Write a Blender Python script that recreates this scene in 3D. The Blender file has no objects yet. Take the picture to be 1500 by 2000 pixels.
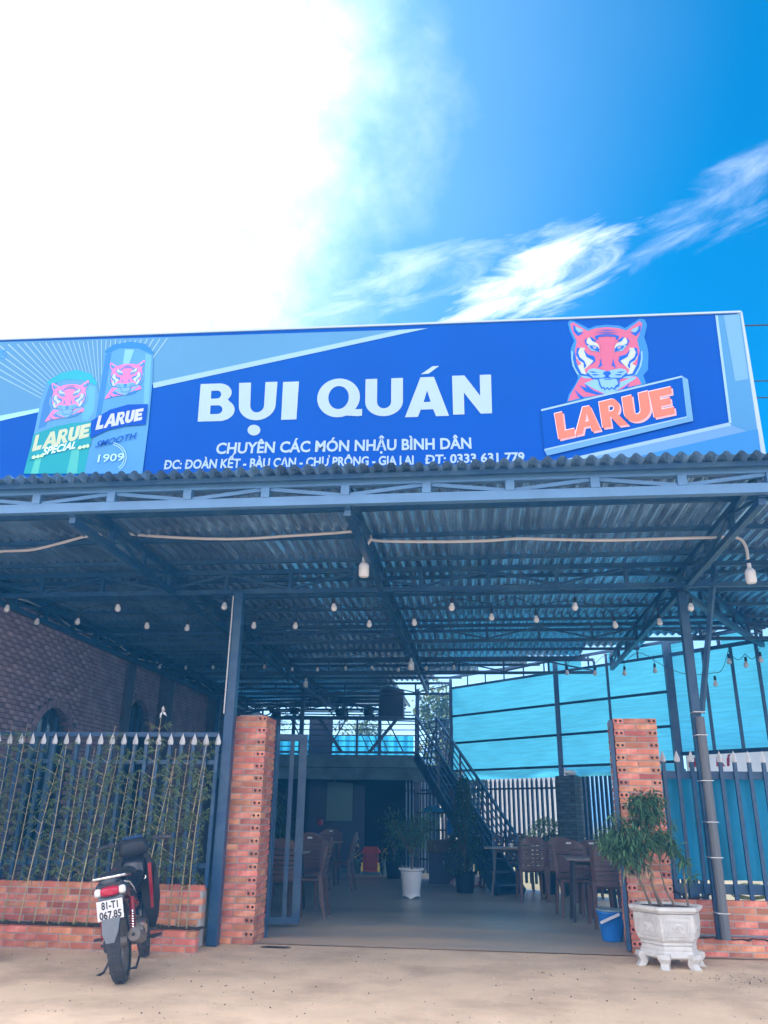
import bpy, bmesh, math, random
from mathutils import Vector, Matrix, noise
random.seed(7)
C = bpy.context.scene.collection
R = math.radians
# ------------------------------------------------------------------ camera
cam_d = bpy.data.cameras.new('camera'); cam = bpy.data.objects.new('camera', cam_d); C.objects.link(cam)
H_EYE = 1.35; F_PX = 1574.0
_up = Vector((61, -4219, 1574)).normalized()
_fy = Vector((190, 585, 1574)); _fy -= _up * _fy.dot(_up); _fy.normalize()
_fx = _fy.cross(_up); _fx = -_fx if _fx.x < 0 else _fx
ROWS = (_fx, _fy, _up)
def cam2world(v): return Vector((ROWS[0].dot(v), ROWS[1].dot(v), ROWS[2].dot(v)))
bx_, by_, bz_ = cam2world(Vector((1, 0, 0))), cam2world(Vector((0, -1, 0))), cam2world(Vector((0, 0, -1)))
mw = Matrix(((bx_.x, by_.x, bz_.x, 0), (bx_.y, by_.y, bz_.y, 0), (bx_.z, by_.z, bz_.z, H_EYE), (0, 0, 0, 1)))
cam.matrix_world = mw
cam_d.sensor_fit = 'VERTICAL'; cam_d.sensor_height = 36; cam_d.lens = 36 * F_PX / 2000
cam_d.clip_start = 0.05; cam_d.clip_end = 3000
bpy.context.scene.camera = cam
EYE = Vector((0, 0, H_EYE))
def ray(px, py): return cam2world(Vector((px - 750, py - 1000, F_PX)))
def at(px, py, Y):
    d = ray(px, py); return EYE + d * (Y / d.y)
def atZ(px, py, z):
    d = ray(px, py); return EYE + d * ((z - H_EYE) / d.z)
def atP(px, py, p, ang):
    d = ray(px, py); n = Vector((-math.sin(R(ang)), math.cos(R(ang)), 0))
    return EYE + d * ((Vector((p[0], p[1], H_EYE)) - EYE).dot(n) / d.dot(n))
# ------------------------------------------------------------------ world
SUN_EL, SUN_AZ = 52.0, -38.0          # azimuth from +Y, negative = left
w = bpy.data.worlds.new("World"); bpy.context.scene.world = w; w.use_nodes = True
nt = w.node_tree; N = nt.nodes; L = nt.links
for n in list(N): N.remove(n)
def nd(t, **k):
    n = N.new(t)
    for a, b in k.items(): setattr(n, a, b)
    return n
out = nd('ShaderNodeOutputWorld'); bg = nd('ShaderNodeBackground'); L.new(bg.outputs[0], out.inputs[0])
sky = nd('ShaderNodeTexSky', sky_type='NISHITA'); sky.sun_disc = False
sky.sun_elevation = R(SUN_EL); sky.sun_rotation = R(SUN_AZ); sky.ozone_density = 3.0; sky.dust_density = 0.6
hs = nd('ShaderNodeHueSaturation'); hs.inputs['Saturation'].default_value = 1.45; hs.inputs['Value'].default_value = .58
tn = nd('ShaderNodeMixRGB', blend_type='MULTIPLY'); tn.inputs[0].default_value = 1; tn.inputs[2].default_value = (.40, .92, 1.12, 1)
L.new(sky.outputs[0], tn.inputs[1]); L.new(tn.outputs[0], hs.inputs['Color'])
tc = nd('ShaderNodeTexCoord'); DIR = tc.outputs['Generated']
def math_(op, a, b=None, c=None, clamp=False):
    n = nd('ShaderNodeMath', operation=op); n.use_clamp = clamp
    for i, v in enumerate((a, b, c)):
        if v is None: continue
        if isinstance(v, (int, float)): n.inputs[i].default_value = v
        else: L.new(v, n.inputs[i])
    return n.outputs[0]
def noise_(scale, detail=6, rough=.55, vec=None, dist=0.0):
    n = nd('ShaderNodeTexNoise'); n.inputs['Scale'].default_value = scale; n.inputs['Detail'].default_value = detail
    n.inputs['Roughness'].default_value = rough; n.inputs['Distortion'].default_value = dist
    L.new(vec or DIR, n.inputs['Vector']); return n.outputs['Fac']
def dotdir(px, py):
    d = ray(px, py).normalized(); n = nd('ShaderNodeVectorMath', operation='DOT_PRODUCT')
    L.new(DIR, n.inputs[0]); n.inputs[1].default_value = d; return n.outputs['Value']
def ss(v, a, b):
    n = nd('ShaderNodeMapRange'); n.interpolation_type = 'SMOOTHSTEP'; n.clamp = True
    n.inputs['From Min'].default_value = a; n.inputs['From Max'].default_value = b
    L.new(v, n.inputs['Value']); return n.outputs['Result']
def rotmap(scale, rot):
    n = nd('ShaderNodeMapping'); n.inputs['Scale'].default_value = scale; n.inputs['Rotation'].default_value = rot
    L.new(DIR, n.inputs['Vector']); return n.outputs[0]
# the great cloud in front of the sun, upper left
d1 = dotdir(-60, 150)
n1 = noise_(3.2, 9, .6)
n1b = noise_(14, 7, .6)
v1 = math_('ADD', d1, math_('MULTIPLY', math_('SUBTRACT', n1, .5), .11))
v1 = math_('ADD', v1, math_('MULTIPLY', math_('SUBTRACT', n1b, .5), .06))
m_big = math_('POWER', math_('DIVIDE', math_('SUBTRACT', v1, .73), .27, clamp=True), 5.0)
# thin veil around it
m_veil = math_('MULTIPLY', ss(math_('ADD', d1, math_('MULTIPLY', math_('SUBTRACT', noise_(2.2, 6, .5), .5), .10)), .70, .96), .06)
# wispy streaks low right
def wisp(px0, py0, ra, rb, tilt_px, nscale, amt, th0, th1):
    c = ray(px0, py0).normalized(); t = (ray(*tilt_px).normalized() - c); t = (t - c * t.dot(c)).normalized(); s = c.cross(t)
    a = nd('ShaderNodeVectorMath', operation='DOT_PRODUCT'); L.new(DIR, a.inputs[0]); a.inputs[1].default_value = t
    b = nd('ShaderNodeVectorMath', operation='DOT_PRODUCT'); L.new(DIR, b.inputs[0]); b.inputs[1].default_value = s
    f = nd('ShaderNodeVectorMath', operation='DOT_PRODUCT'); L.new(DIR, f.inputs[0]); f.inputs[1].default_value = c
    aa = math_('DIVIDE', a.outputs['Value'], ra); bb = math_('DIVIDE', b.outputs['Value'], rb)
    r2 = math_('ADD', math_('MULTIPLY', aa, aa), math_('MULTIPLY', bb, bb))
    cmb = nd('ShaderNodeCombineXYZ'); L.new(math_('MULTIPLY', a.outputs['Value'], 1.0), cmb.inputs[0]); L.new(math_('MULTIPLY', b.outputs['Value'], 3.4), cmb.inputs[1])
    nn = noise_(nscale, 9, .62, cmb.outputs[0], .6)
    e = math_('SUBTRACT', math_('ADD', 1.0, math_('MULTIPLY', math_('SUBTRACT', nn, .5), amt)), r2)
    return math_('MULTIPLY', ss(e, th0, th1), math_('GREATER_THAN', f.outputs['Value'], .5))
m_w1 = math_('MULTIPLY', wisp(1045, 550, .17, .055, (1200, 480), 8, 2.8, .22, 1.8), .62)
m_w2 = math_('MULTIPLY', wisp(1430, 390, .17, .06, (1560, 320), 7, 3.2, .5, 2.4), .26)
m_w3 = math_('MULTIPLY', wisp(760, 560, .26, .05, (900, 520), 7, 2.6, .1, 2.0), .30)
# cloud cover added over the unseen dome as fill light for the front
sep = nd('ShaderNodeSeparateXYZ'); L.new(DIR, sep.inputs[0])
away = ss(math_('MULTIPLY', sep.outputs[1], -1), -.45, .1)
fb = ss(noise_(2.6, 8, .58, rotmap((1, 1, 1.8), (0, 0, 1))), .34, .56)
m_rest = math_('MULTIPLY', away, fb)
mx = math_('MAXIMUM', m_big, m_veil)
m_hor = math_('MULTIPLY', ss(math_('MULTIPLY', sep.outputs[2], -1), -.34, -.02), .30)
for m in (m_w1, m_w2, m_w3, m_rest, m_hor): mx = math_('MAXIMUM', mx, m)
cl = nd('ShaderNodeMixRGB'); L.new(mx, cl.inputs[0]); L.new(hs.outputs[0], cl.inputs[1])
CLOUD_SOCKET = cl.inputs[2]; cl.inputs[2].default_value = (14.6, 14.2, 15.2, 1)
L.new(cl.outputs[0], bg.inputs[0]); bg.inputs[1].default_value = 0.11
sun_d = bpy.data.lights.new('sun', 'SUN'); sun = bpy.data.objects.new('sun', sun_d); C.objects.link(sun)
sun_d.energy = 2.0; sun_d.angle = R(9); sun_d.color = (1, .93, .82)
sd = Vector((math.sin(R(SUN_AZ)) * math.cos(R(SUN_EL)), math.cos(R(SUN_AZ)) * math.cos(R(SUN_EL)), math.sin(R(SUN_EL))))
sun.rotation_euler = sd.to_track_quat('Z', 'Y').to_euler()
sc = bpy.context.scene
sc.view_settings.view_transform = 'Standard'; sc.view_settings.look = 'None'
sc.view_settings.exposure = 1.35; sc.view_settings.gamma = 1
try:
    sc.cycles.max_bounces = 8; sc.cycles.diffuse_bounces = 5; sc.cycles.glossy_bounces = 3; sc.cycles.transmission_bounces = 4; sc.cycles.volume_bounces = 1
    sc.cycles.sample_clamp_indirect = 6
except Exception: pass
# ------------------------------------------------------------------ materials
def mat(name, col, rough=.6, metal=0.0, var=0.0, vscale=6, bump=0.0, bscale=40, obj_var=0.0, col2=None, c2scale=3, c2lo=.45, c2hi=.6, spec=.5, emit=None, estr=0, hue_var=0.0, stretch=None):
    m = bpy.data.materials.new(name); m.use_nodes = True; t = m.node_tree; b = t.nodes['Principled BSDF']
    b.inputs['Roughness'].default_value = rough; b.inputs['Metallic'].default_value = metal
    b.inputs['Specular IOR Level'].default_value = spec
    tcn = t.nodes.new('ShaderNodeTexCoord'); vec = tcn.outputs['Object']
    if stretch:
        mp = t.nodes.new('ShaderNodeMapping'); mp.inputs['Scale'].default_value = stretch; t.links.new(vec, mp.inputs[0]); vec = mp.outputs[0]
    def nz(s, d=5, r=.6):
        n = t.nodes.new('ShaderNodeTexNoise'); n.inputs['Scale'].default_value = s; n.inputs['Detail'].default_value = d; n.inputs['Roughness'].default_value = r
        t.links.new(vec, n.inputs['Vector']); return n.outputs['Fac']
    rgb = t.nodes.new('ShaderNodeRGB'); rgb.outputs[0].default_value = (*col, 1); cur = rgb.outputs[0]
    if col2:
        mr = t.nodes.new('ShaderNodeMapRange'); mr.inputs['From Min'].default_value = c2lo; mr.inputs['From Max'].default_value = c2hi
        t.links.new(nz(c2scale, 8, .65), mr.inputs['Value'])
        mxn = t.nodes.new('ShaderNodeMixRGB'); t.links.new(mr.outputs[0], mxn.inputs[0]); t.links.new(cur, mxn.inputs[1]); mxn.inputs[2].default_value = (*col2, 1); cur = mxn.outputs[0]
    if var or obj_var or hue_var:
        h = t.nodes.new('ShaderNodeHueSaturation'); t.links.new(cur, h.inputs['Color'])
        val = None
        if var:
            mr = t.nodes.new('ShaderNodeMapRange'); mr.inputs['From Min'].default_value = .25; mr.inputs['From Max'].default_value = .75
            mr.inputs['To Min'].default_value = 1 - var; mr.inputs['To Max'].default_value = 1 + var
            t.links.new(nz(vscale), mr.inputs['Value']); val = mr.outputs[0]
        if obj_var:
            oi = t.nodes.new('ShaderNodeObjectInfo'); mr = t.nodes.new('ShaderNodeMapRange')
            mr.inputs['To Min'].default_value = 1 - obj_var; mr.inputs['To Max'].default_value = 1 + obj_var
            t.links.new(oi.outputs['Random'], mr.inputs['Value'])
            if val:
                mu = t.nodes.new('ShaderNodeMath'); mu.operation = 'MULTIPLY'; t.links.new(val, mu.inputs[0]); t.links.new(mr.outputs[0], mu.inputs[1]); val = mu.outputs[0]
            else: val = mr.outputs[0]
            if hue_var:
                mu = t.nodes.new('ShaderNodeMath'); mu.operation = 'MULTIPLY'; t.links.new(oi.outputs['Random'], mu.inputs[0]); mu.inputs[1].default_value = 7.31
                fr = t.nodes.new('ShaderNodeMath'); fr.operation = 'FRACT'; t.links.new(mu.outputs[0], fr.inputs[0])
                mr = t.nodes.new('ShaderNodeMapRange'); mr.inputs['To Min'].default_value = .5 - hue_var; mr.inputs['To Max'].default_value = .5 + hue_var
                t.links.new(fr.outputs[0], mr.inputs['Value']); t.links.new(mr.outputs[0], h.inputs['Hue'])
        if val: t.links.new(val, h.inputs['Value'])
        cur = h.outputs[0]
    t.links.new(cur, b.inputs['Base Color'])
    if bump:
        bn = t.nodes.new('ShaderNodeBump'); bn.inputs['Strength'].default_value = bump; bn.inputs['Distance'].default_value = .01
        t.links.new(nz(bscale, 6, .65), bn.inputs['Height']); t.links.new(bn.outputs[0], b.inputs['Normal'])
    if emit:
        b.inputs['Emission Color'].default_value = (*emit, 1); b.inputs['Emission Strength'].default_value = estr
    return m
def translucent(name, col, trans=.7, transp=.04, var=.15, scale=2.0, stretch=(1, 1, 1), bump=.3, bsc=30):
    m = bpy.data.materials.new(name); m.use_nodes = True; t = m.node_tree
    for n in list(t.nodes): t.nodes.remove(n)
    o = t.nodes.new('ShaderNodeOutputMaterial'); d = t.nodes.new('ShaderNodeBsdfPrincipled'); tr = t.nodes.new('ShaderNodeBsdfTranslucent'); tp = t.nodes.new('ShaderNodeBsdfTransparent')
    d.inputs['Roughness'].default_value = .45
    x1 = t.nodes.new('ShaderNodeMixShader'); x1.inputs[0].default_value = trans; x2 = t.nodes.new('ShaderNodeMixShader'); x2.inputs[0].default_value = transp
    tcn = t.nodes.new('ShaderNodeTexCoord'); mp = t.nodes.new('ShaderNodeMapping'); mp.inputs['Scale'].default_value = stretch; t.links.new(tcn.outputs['Object'], mp.inputs[0])
    nz = t.nodes.new('ShaderNodeTexNoise'); nz.inputs['Scale'].default_value = scale; nz.inputs['Detail'].default_value = 6; t.links.new(mp.outputs[0], nz.inputs['Vector'])
    mr = t.nodes.new('ShaderNodeMapRange'); mr.inputs['From Min'].default_value = .3; mr.inputs['From Max'].default_value = .7; mr.inputs['To Min'].default_value = 1 - var; mr.inputs['To Max'].default_value = 1 + var
    t.links.new(nz.outputs['Fac'], mr.inputs['Value'])
    h = t.nodes.new('ShaderNodeHueSaturation'); h.inputs['Color'].default_value = (*col, 1); t.links.new(mr.outputs[0], h.inputs['Value'])
    for q, s in ((d, 'Base Color'), (tr, 'Color'), (tp, 'Color')): t.links.new(h.outputs[0], q.inputs[s])
    if bump:
        nz2 = t.nodes.new('ShaderNodeTexNoise'); nz2.inputs['Scale'].default_value = bsc; t.links.new(mp.outputs[0], nz2.inputs['Vector'])
        bn = t.nodes.new('ShaderNodeBump'); bn.inputs['Strength'].default_value = bump; bn.inputs['Distance'].default_value = .01; t.links.new(nz2.outputs['Fac'], bn.inputs['Height'])
        t.links.new(bn.outputs[0], d.inputs['Normal']); t.links.new(bn.outputs[0], tr.inputs['Normal'])
    t.links.new(d.outputs[0], x1.inputs[1]); t.links.new(tr.outputs[0], x1.inputs[2]); t.links.new(x1.outputs[0], x2.inputs[1]); t.links.new(tp.outputs[0], x2.inputs[2]); t.links.new(x2.outputs[0], o.inputs[0])
    return m
def leafmat(name, col, var=.35, trans=.35):
    m = bpy.data.materials.new(name); m.use_nodes = True; t = m.node_tree
    for n in list(t.nodes): t.nodes.remove(n)
    o = t.nodes.new('ShaderNodeOutputMaterial'); d = t.nodes.new('ShaderNodeBsdfPrincipled'); tr = t.nodes.new('ShaderNodeBsdfTranslucent'); x = t.nodes.new('ShaderNodeMixShader'); x.inputs[0].default_value = trans
    d.inputs['Roughness'].default_value = .45
    g = t.nodes.new('ShaderNodeNewGeometry'); mr = t.nodes.new('ShaderNodeMapRange'); mr.inputs['To Min'].default_value = 1 - var; mr.inputs['To Max'].default_value = 1 + var
    t.links.new(g.outputs['Random Per Island'], mr.inputs['Value'])
    h = t.nodes.new('ShaderNodeHueSaturation'); h.inputs['Color'].default_value = (*col, 1); t.links.new(mr.outputs[0], h.inputs['Value'])
    mu = t.nodes.new('ShaderNodeMath'); mu.operation = 'MULTIPLY'; mu.inputs[1].default_value = 13.7; t.links.new(g.outputs['Random Per Island'], mu.inputs[0])
    fr = t.nodes.new('ShaderNodeMath'); fr.operation = 'FRACT'; t.links.new(mu.outputs[0], fr.inputs[0])
    m2 = t.nodes.new('ShaderNodeMapRange'); m2.inputs['To Min'].default_value = .46; m2.inputs['To Max'].default_value = .52; t.links.new(fr.outputs[0], m2.inputs['Value']); t.links.new(m2.outputs[0], h.inputs['Hue'])
    t.links.new(h.outputs[0], d.inputs['Base Color']); t.links.new(h.outputs[0], tr.inputs['Color'])
    t.links.new(d.outputs[0], x.inputs[1]); t.links.new(tr.outputs[0], x.inputs[2]); t.links.new(x.outputs[0], o.inputs[0])
    return m
M = dict(
    steel=mat('painted_steel', (.012, .060, .145), .42, .0, var=.18, vscale=5, bump=.08, bscale=60, col2=(.03, .08, .14), c2scale=2.5),
    steel_light=mat('primed_steel', (.085, .20, .36), .45, 0, var=.15, vscale=3, bump=.06),
    galv=mat('galvanised_sheet', (.36, .60, .84), .25, .75, var=.22, vscale=2.2, bump=.12, bscale=9, col2=(.20, .30, .42), c2scale=1.3, stretch=(1, .25, 1)),
    brick=mat('clay_brick', (.60, .20, .115), .85, 0, var=.2, vscale=9, bump=.5, bscale=70, obj_var=.32, hue_var=.015, col2=(.74, .37, .25), c2scale=5, c2lo=.5, c2hi=.75),
    mortar=mat('mortar', (.50, .46, .43), .95, 0, var=.2, vscale=14, bump=.6, bscale=60),
    hole=mat('hole_shade', (.05, .022, .018), .9),  # dark paint for shade inside the holes; the recess itself is shallow
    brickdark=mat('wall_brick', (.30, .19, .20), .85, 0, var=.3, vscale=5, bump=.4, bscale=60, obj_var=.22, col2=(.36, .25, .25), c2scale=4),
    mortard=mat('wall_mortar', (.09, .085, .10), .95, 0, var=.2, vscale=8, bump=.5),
    ground=mat('dusty_ground', (.74, .54, .36), .9, 0, var=.14, vscale=1.4, bump=.35, bscale=25, col2=(.54, .38, .25), c2scale=1.1, c2lo=.46, c2hi=.66),
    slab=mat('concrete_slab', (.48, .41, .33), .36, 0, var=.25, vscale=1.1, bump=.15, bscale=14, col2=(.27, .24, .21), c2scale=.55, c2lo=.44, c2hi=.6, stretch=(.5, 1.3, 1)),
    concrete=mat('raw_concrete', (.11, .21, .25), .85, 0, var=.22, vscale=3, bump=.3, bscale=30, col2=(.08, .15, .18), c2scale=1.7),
    tarp=translucent('cyan_tarpaulin', (.15, .72, .90), .88, .02, .12, 2.2, (1, 1, 16), .35, 8),
    tarp2=translucent('cyan_curtain', (.05, .50, .78), .72, .02, .22, 1.6, (3, 3, .5), .3, 8),
    white=mat('white_paint', (.72, .72, .72), .5, 0, var=.08, vscale=10),
    whitep=mat('white_plastic', (.74, .76, .78), .3, 0, var=.05),
    stone=mat('white_cast_stone', (.60, .58, .54), .8, 0, var=.14, vscale=7, bump=.45, bscale=45, col2=(.40, .37, .32), c2scale=6, c2lo=.52, c2hi=.78),
    soil=mat('soil', (.07, .045, .035), .95, 0, var=.4, vscale=20, bump=1, bscale=40),
    cable=mat('white_conduit', (.62, .60, .58), .5),
    wire=mat('black_wire', (.015, .02, .03), .6),
    bulb=mat('frosted_bulb', (.78, .78, .76), .25, 0),
    socket=mat('bulb_socket', (.02, .02, .025), .5),
    plastic=mat('brown_plastic', (.115, .062, .058), .38, 0, var=.12, vscale=8, bump=.05, obj_var=.12),
    sticker=mat('pale_sticker', (.75, .76, .72), .5),
    tabletop=mat('stone_tabletop', (.30, .22, .17), .3, 0, var=.15),
    black=mat('black_metal', (.02, .022, .028), .4),
    blue=mat('blue_plastic', (.02, .19, .62), .3, 0, var=.06),
    banner=translucent('white_banner', (.85, .80, .78), .6, .02, .06, 2, (1, 1, 1), .1, 5),
    red=mat('red_print', (.75, .04, .07), .6),
    bamboo=mat('bamboo_stem', (.46, .38, .20), .5, 0, var=.25, vscale=5, obj_var=.25),
    bark=mat('bark', (.16, .12, .085), .9, 0, var=.3, vscale=10, bump=.6, bscale=40),
    leaf_b=leafmat('bamboo_leaf', (.11, .18, .07), .5),
    leaf_y=leafmat('dry_leaf', (.36, .29, .15)),
    leaf=leafmat('dark_leaf', (.05, .12, .055)),
    leaf_m=leafmat('fresh_leaf', (.085, .20, .085), .5),
    leaf_far=leafmat('tree_leaf', (.13, .20, .07), .5),
    rubber=mat('tyre_rubber', (.045, .045, .048), .8, 0, var=.2, vscale=30, bump=.3, bscale=90, col2=(.12, .10, .085), c2scale=8, c2lo=.5, c2hi=.8),
    gloss=mat('black_gloss_paint', (.012, .014, .022), .18, 0, spec=.6),
    matteb=mat('black_textured_plastic', (.022, .024, .03), .6),
    redp=mat('red_paint', (.30, .008, .016), .25),
    chrome=mat('chrome', (.75, .76, .78), .15, 1),
    engine=mat('dirty_alloy', (.20, .18, .165), .5, .6, var=.3, vscale=12),
    grey=mat('grey_mudflap', (.14, .15, .16), .7),
    taill=mat('red_lens', (.45, .012, .04), .12, 0),
    clear=mat('clear_lens', (.72, .72, .70), .12, 0),
    cream=mat('cream_plaster', (.60, .55, .46), .85, 0, var=.1, vscale=2, bump=.2),
    board=mat('green_board', (.10, .20, .19), .5),
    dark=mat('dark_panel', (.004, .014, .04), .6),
    yel=mat('yellow_hose', (.55, .48, .14), .5),
    redcloth=mat('red_shrine_paint', (.50, .05, .02), .5),
    gold=mat('gold_glow', (.62, .50, .05), .5, emit=(1, .75, .15), estr=.04),  # slight glow put into the material for the floral lights by the shrine
)
# sign print inks
INK = {}
def ink(col, name=None):
    k = tuple(col)
    if k not in INK: INK[k] = mat(name or 'print_ink', col, .5, 0, var=.07, vscale=.7, spec=.08, bump=.25, bscale=1.6)
    return INK[k]
# ------------------------------------------------------------------ mesh helpers
class MB:
    def __init__(s): s.v = []; s.f = []; s.mi = []
    def add(s, vs, fs, mi=0):
        b = len(s.v); s.v += [tuple(v) for v in vs]; s.f += [tuple(b + i for i in f) for f in fs]; s.mi += [mi] * len(fs); return s
    def box(s, x0, x1, y0, y1, z0, z1, mi=0, skip=()):
        vs = [(x, y, z) for x in (x0, x1) for y in (y0, y1) for z in (z0, z1)]
        fs = dict(xm=(0, 1, 3, 2), xp=(4, 6, 7, 5), ym=(0, 4, 5, 1), yp=(2, 3, 7, 6), zm=(0, 2, 6, 4), zp=(1, 5, 7, 3))
        return s.add(vs, [f for k, f in fs.items() if k not in skip], mi)
    def bar(s, p0, p1, w, h, up=(0, 0, 1), mi=0):
        p0 = Vector(p0); p1 = Vector(p1); d = (p1 - p0).normalized(); u = Vector(up)
        if abs(d.dot(u)) > .98: u = Vector((0, 1, 0))
        a = d.cross(u).normalized(); b = a.cross(d).normalized()
        vs = [p + a * (w / 2 * i) + b * (h / 2 * j) for p in (p0, p1) for i, j in ((-1, -1), (1, -1), (1, 1), (-1, 1))]
        return s.add(vs, [(0, 3, 2, 1), (4, 5, 6, 7), (0, 1, 5, 4), (1, 2, 6, 5), (2, 3, 7, 6), (3, 0, 4, 7)], mi)
    def tube(s, pts, r, n=6, mi=0, cap=True):
        pts = [Vector(p) for p in pts]; rs = r if isinstance(r, (list, tuple)) else [r] * len(pts); vs = []; fs = []
        pa = None
        for i, p in enumerate(pts):
            d = (pts[min(i + 1, len(pts) - 1)] - pts[max(i - 1, 0)]).normalized()
            if pa is None:
                u = Vector((0, 0, 1)) if abs(d.z) < .9 else Vector((0, 1, 0)); a = d.cross(u).normalized()
            else: a = (pa - d * pa.dot(d)).normalized()
            pa = a; b = d.cross(a)
            for k in range(n):
                t = 2 * math.pi * k / n; vs.append(p + (a * math.cos(t) + b * math.sin(t)) * rs[i])
        for i in range(len(pts) - 1):
            for k in range(n):
                fs.append((i * n + k, i * n + (k + 1) % n, (i + 1) * n + (k + 1) % n, (i + 1) * n + k))
        if cap:
            fs.append(tuple(range(n))[::-1]); fs.append(tuple((len(pts) - 1) * n + k for k in range(n)))
        return s.add(vs, fs, mi)
    def lathe(s, prof, c=(0, 0, 0), n=20, mi=0, axis='z'):
        vs = []; fs = []; c = Vector(c)
        for r, z in prof:
            for k in range(n):
                t = 2 * math.pi * k / n; p = Vector((r * math.cos(t), r * math.sin(t), z))
                if axis == 'x': p = Vector((p.z, p.x, p.y))
                if axis == 'y': p = Vector((p.x, p.z, p.y))
                vs.append(c + p)
        for i in range(len(prof) - 1):
            for k in range(n): fs.append((i * n + k, i * n + (k + 1) % n, (i + 1) * n + (k + 1) % n, (i + 1) * n + k))
        fs.append(tuple(range(n))[::-1]); fs.append(tuple((len(prof) - 1) * n + k for k in range(n)))
        return s.add(vs, fs, mi)
    def loft(s, rings, mi=0, cap=True):
        n = len(rings[0]); vs = [p for r in rings for p in r]; fs = []
        for i in range(len(rings) - 1):
            for k in range(n): fs.append((i * n + k, i * n + (k + 1) % n, (i + 1) * n + (k + 1) % n, (i + 1) * n + k))
        if cap: fs.append(tuple(range(n))[::-1]); fs.append(tuple((len(rings) - 1) * n + k for k in range(n)))
        return s.add(vs, fs, mi)
    def leaf(s, p, d, up, L_, W_, mi=0, droop=.25):
        p = Vector(p); d = Vector(d).normalized(); up = Vector(up); a = d.cross(up)
        if a.length < .01: a = d.cross(Vector((1, 0, 0)))
        a.normalize(); m = p + d * L_ * .45 + Vector((0, 0, -droop * L_ * .15)); t = p + d * L_ + Vector((0, 0, -droop * L_))
        return s.add([p, m + a * W_ / 2, t, m - a * W_ / 2], [(0, 1, 2, 3)], mi)
    def mesh(s, name, mats, smooth=False):
        me = bpy.data.meshes.new(name); me.from_pydata(s.v, [], s.f)
        for m in (mats if isinstance(mats, (list, tuple)) else [mats]): me.materials.append(m)
        if any(s.mi): me.polygons.foreach_set('material_index', s.mi)
        me.update()
        bm = bmesh.new(); bm.from_mesh(me); bmesh.ops.recalc_face_normals(bm, faces=bm.faces); bm.to_mesh(me); bm.free()
        if smooth:
            me.shade_smooth()
            try: me.set_sharp_from_angle(angle=R(38))
            except Exception: pass
        return me
    def build(s, name, mats, parent=None, smooth=False, bevel=0, **tags):
        o = bpy.data.objects.new(name, s.mesh(name, mats, smooth)); C.objects.link(o)
        if parent: o.parent = parent
        if bevel:
            b = o.modifiers.new('bevel', 'BEVEL'); b.width = bevel; b.segments = 2; b.limit_method = 'ANGLE'; b.angle_limit = R(40)
        for k, v in tags.items(): o[k] = v
        return o
def link_mesh(name, me, parent, loc=(0, 0, 0), rz=0, scale=None):
    o = bpy.data.objects.new(name, me); C.objects.link(o); o.parent = parent; o.location = loc; o.rotation_euler = (0, 0, rz)
    if scale: o.scale = scale
    return o
def thing(name, label, cat, loc=(0, 0, 0), rz=0, group=None):
    o = bpy.data.objects.new(name, None); C.objects.link(o); o.location = loc; o.rotation_euler = (0, 0, rz)
    o.empty_display_size = .1; o['label'] = label; o['category'] = cat
    if group: o['group'] = group
    return o
def copy_tree(o, loc=None, rz=None, label=None, group=None):
    r = o.copy(); C.objects.link(r)
    if loc is not None: r.location = loc
    if rz is not None: r.rotation_euler = (0, 0, rz)
    if label: r['label'] = label
    if group: r['group'] = group
    for ch in CH.get(o.name, [c for c in bpy.data.objects if c.parent == o]):
        c = ch.copy(); C.objects.link(c); c.parent = r
        for g in [x for x in bpy.data.objects if x.parent == ch]:
            d = g.copy(); C.objects.link(d); d.parent = c
    return r
CH = {}
def remember(o): CH[o.name] = [c for c in bpy.data.objects if c.parent == o]
ORD = ['first', 'second', 'third', 'fourth', 'fifth', 'sixth', 'seventh', 'eighth', 'ninth', 'tenth', 'eleventh', 'twelfth', 'thirteenth', 'fourteenth', 'fifteenth', 'sixteenth', 'seventeenth', 'eighteenth', 'nineteenth', 'twentieth', 'twenty-first', 'twenty-second', 'twenty-third']
# ------------------------------------------------------------------ ground
def grid_sheet(name, x0, x1, y0, y1, nx, ny, z, m, amp=0.0, **tags):
    b = MB(); vs = []; fs = []
    for j in range(ny + 1):
        for i in range(nx + 1):
            x = x0 + (x1 - x0) * i / nx; y = y0 + (y1 - y0) * j / ny
            vs.append((x, y, z + amp * noise.noise(Vector((x * .9, y * .9, 3)))))
    for j in range(ny):
        for i in range(nx): a = j * (nx + 1) + i; fs.append((a, a + 1, a + nx + 2, a + nx + 1))
    b.add(vs, fs); return b.build(name, m, None, True, **tags)
g = MB(); g.add([(-160, -60, -.03), (160, -60, -.03), (160, 260, -.03), (-160, 260, -.03)], [(0, 1, 2, 3)])
g.build('ground', mat('far_ground', (.34, .28, .17), .95, 0, var=.2, vscale=.4, col2=(.16, .17, .07), c2scale=.15), None, kind='structure')
grid_sheet('yard', -14, 12, -6, 9.78, 90, 60, -.006, M['ground'], .006, kind='structure')
s = MB(); ys0, ys1 = 9.62, 26
s.add([(-7, ys0, .004), (2.0, ys0, .004), (9.0, ys0 + .2, .004), (4.9, 13.2, .004), (3.4, 14.75, .004), (-2.6, 20.9, .004), (-2.6, ys1, .004), (-7, ys1, .004)], [(0, 1, 2, 3, 4, 5, 6, 7)])
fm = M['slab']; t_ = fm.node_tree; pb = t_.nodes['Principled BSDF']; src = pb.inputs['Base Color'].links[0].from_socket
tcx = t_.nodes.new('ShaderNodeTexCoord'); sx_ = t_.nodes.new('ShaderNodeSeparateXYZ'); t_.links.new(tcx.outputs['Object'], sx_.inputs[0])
mpx = t_.nodes.new('ShaderNodeMapping'); mpx.inputs['Scale'].default_value = (.5, 1.6, 1); t_.links.new(tcx.outputs['Object'], mpx.inputs[0])
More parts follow.
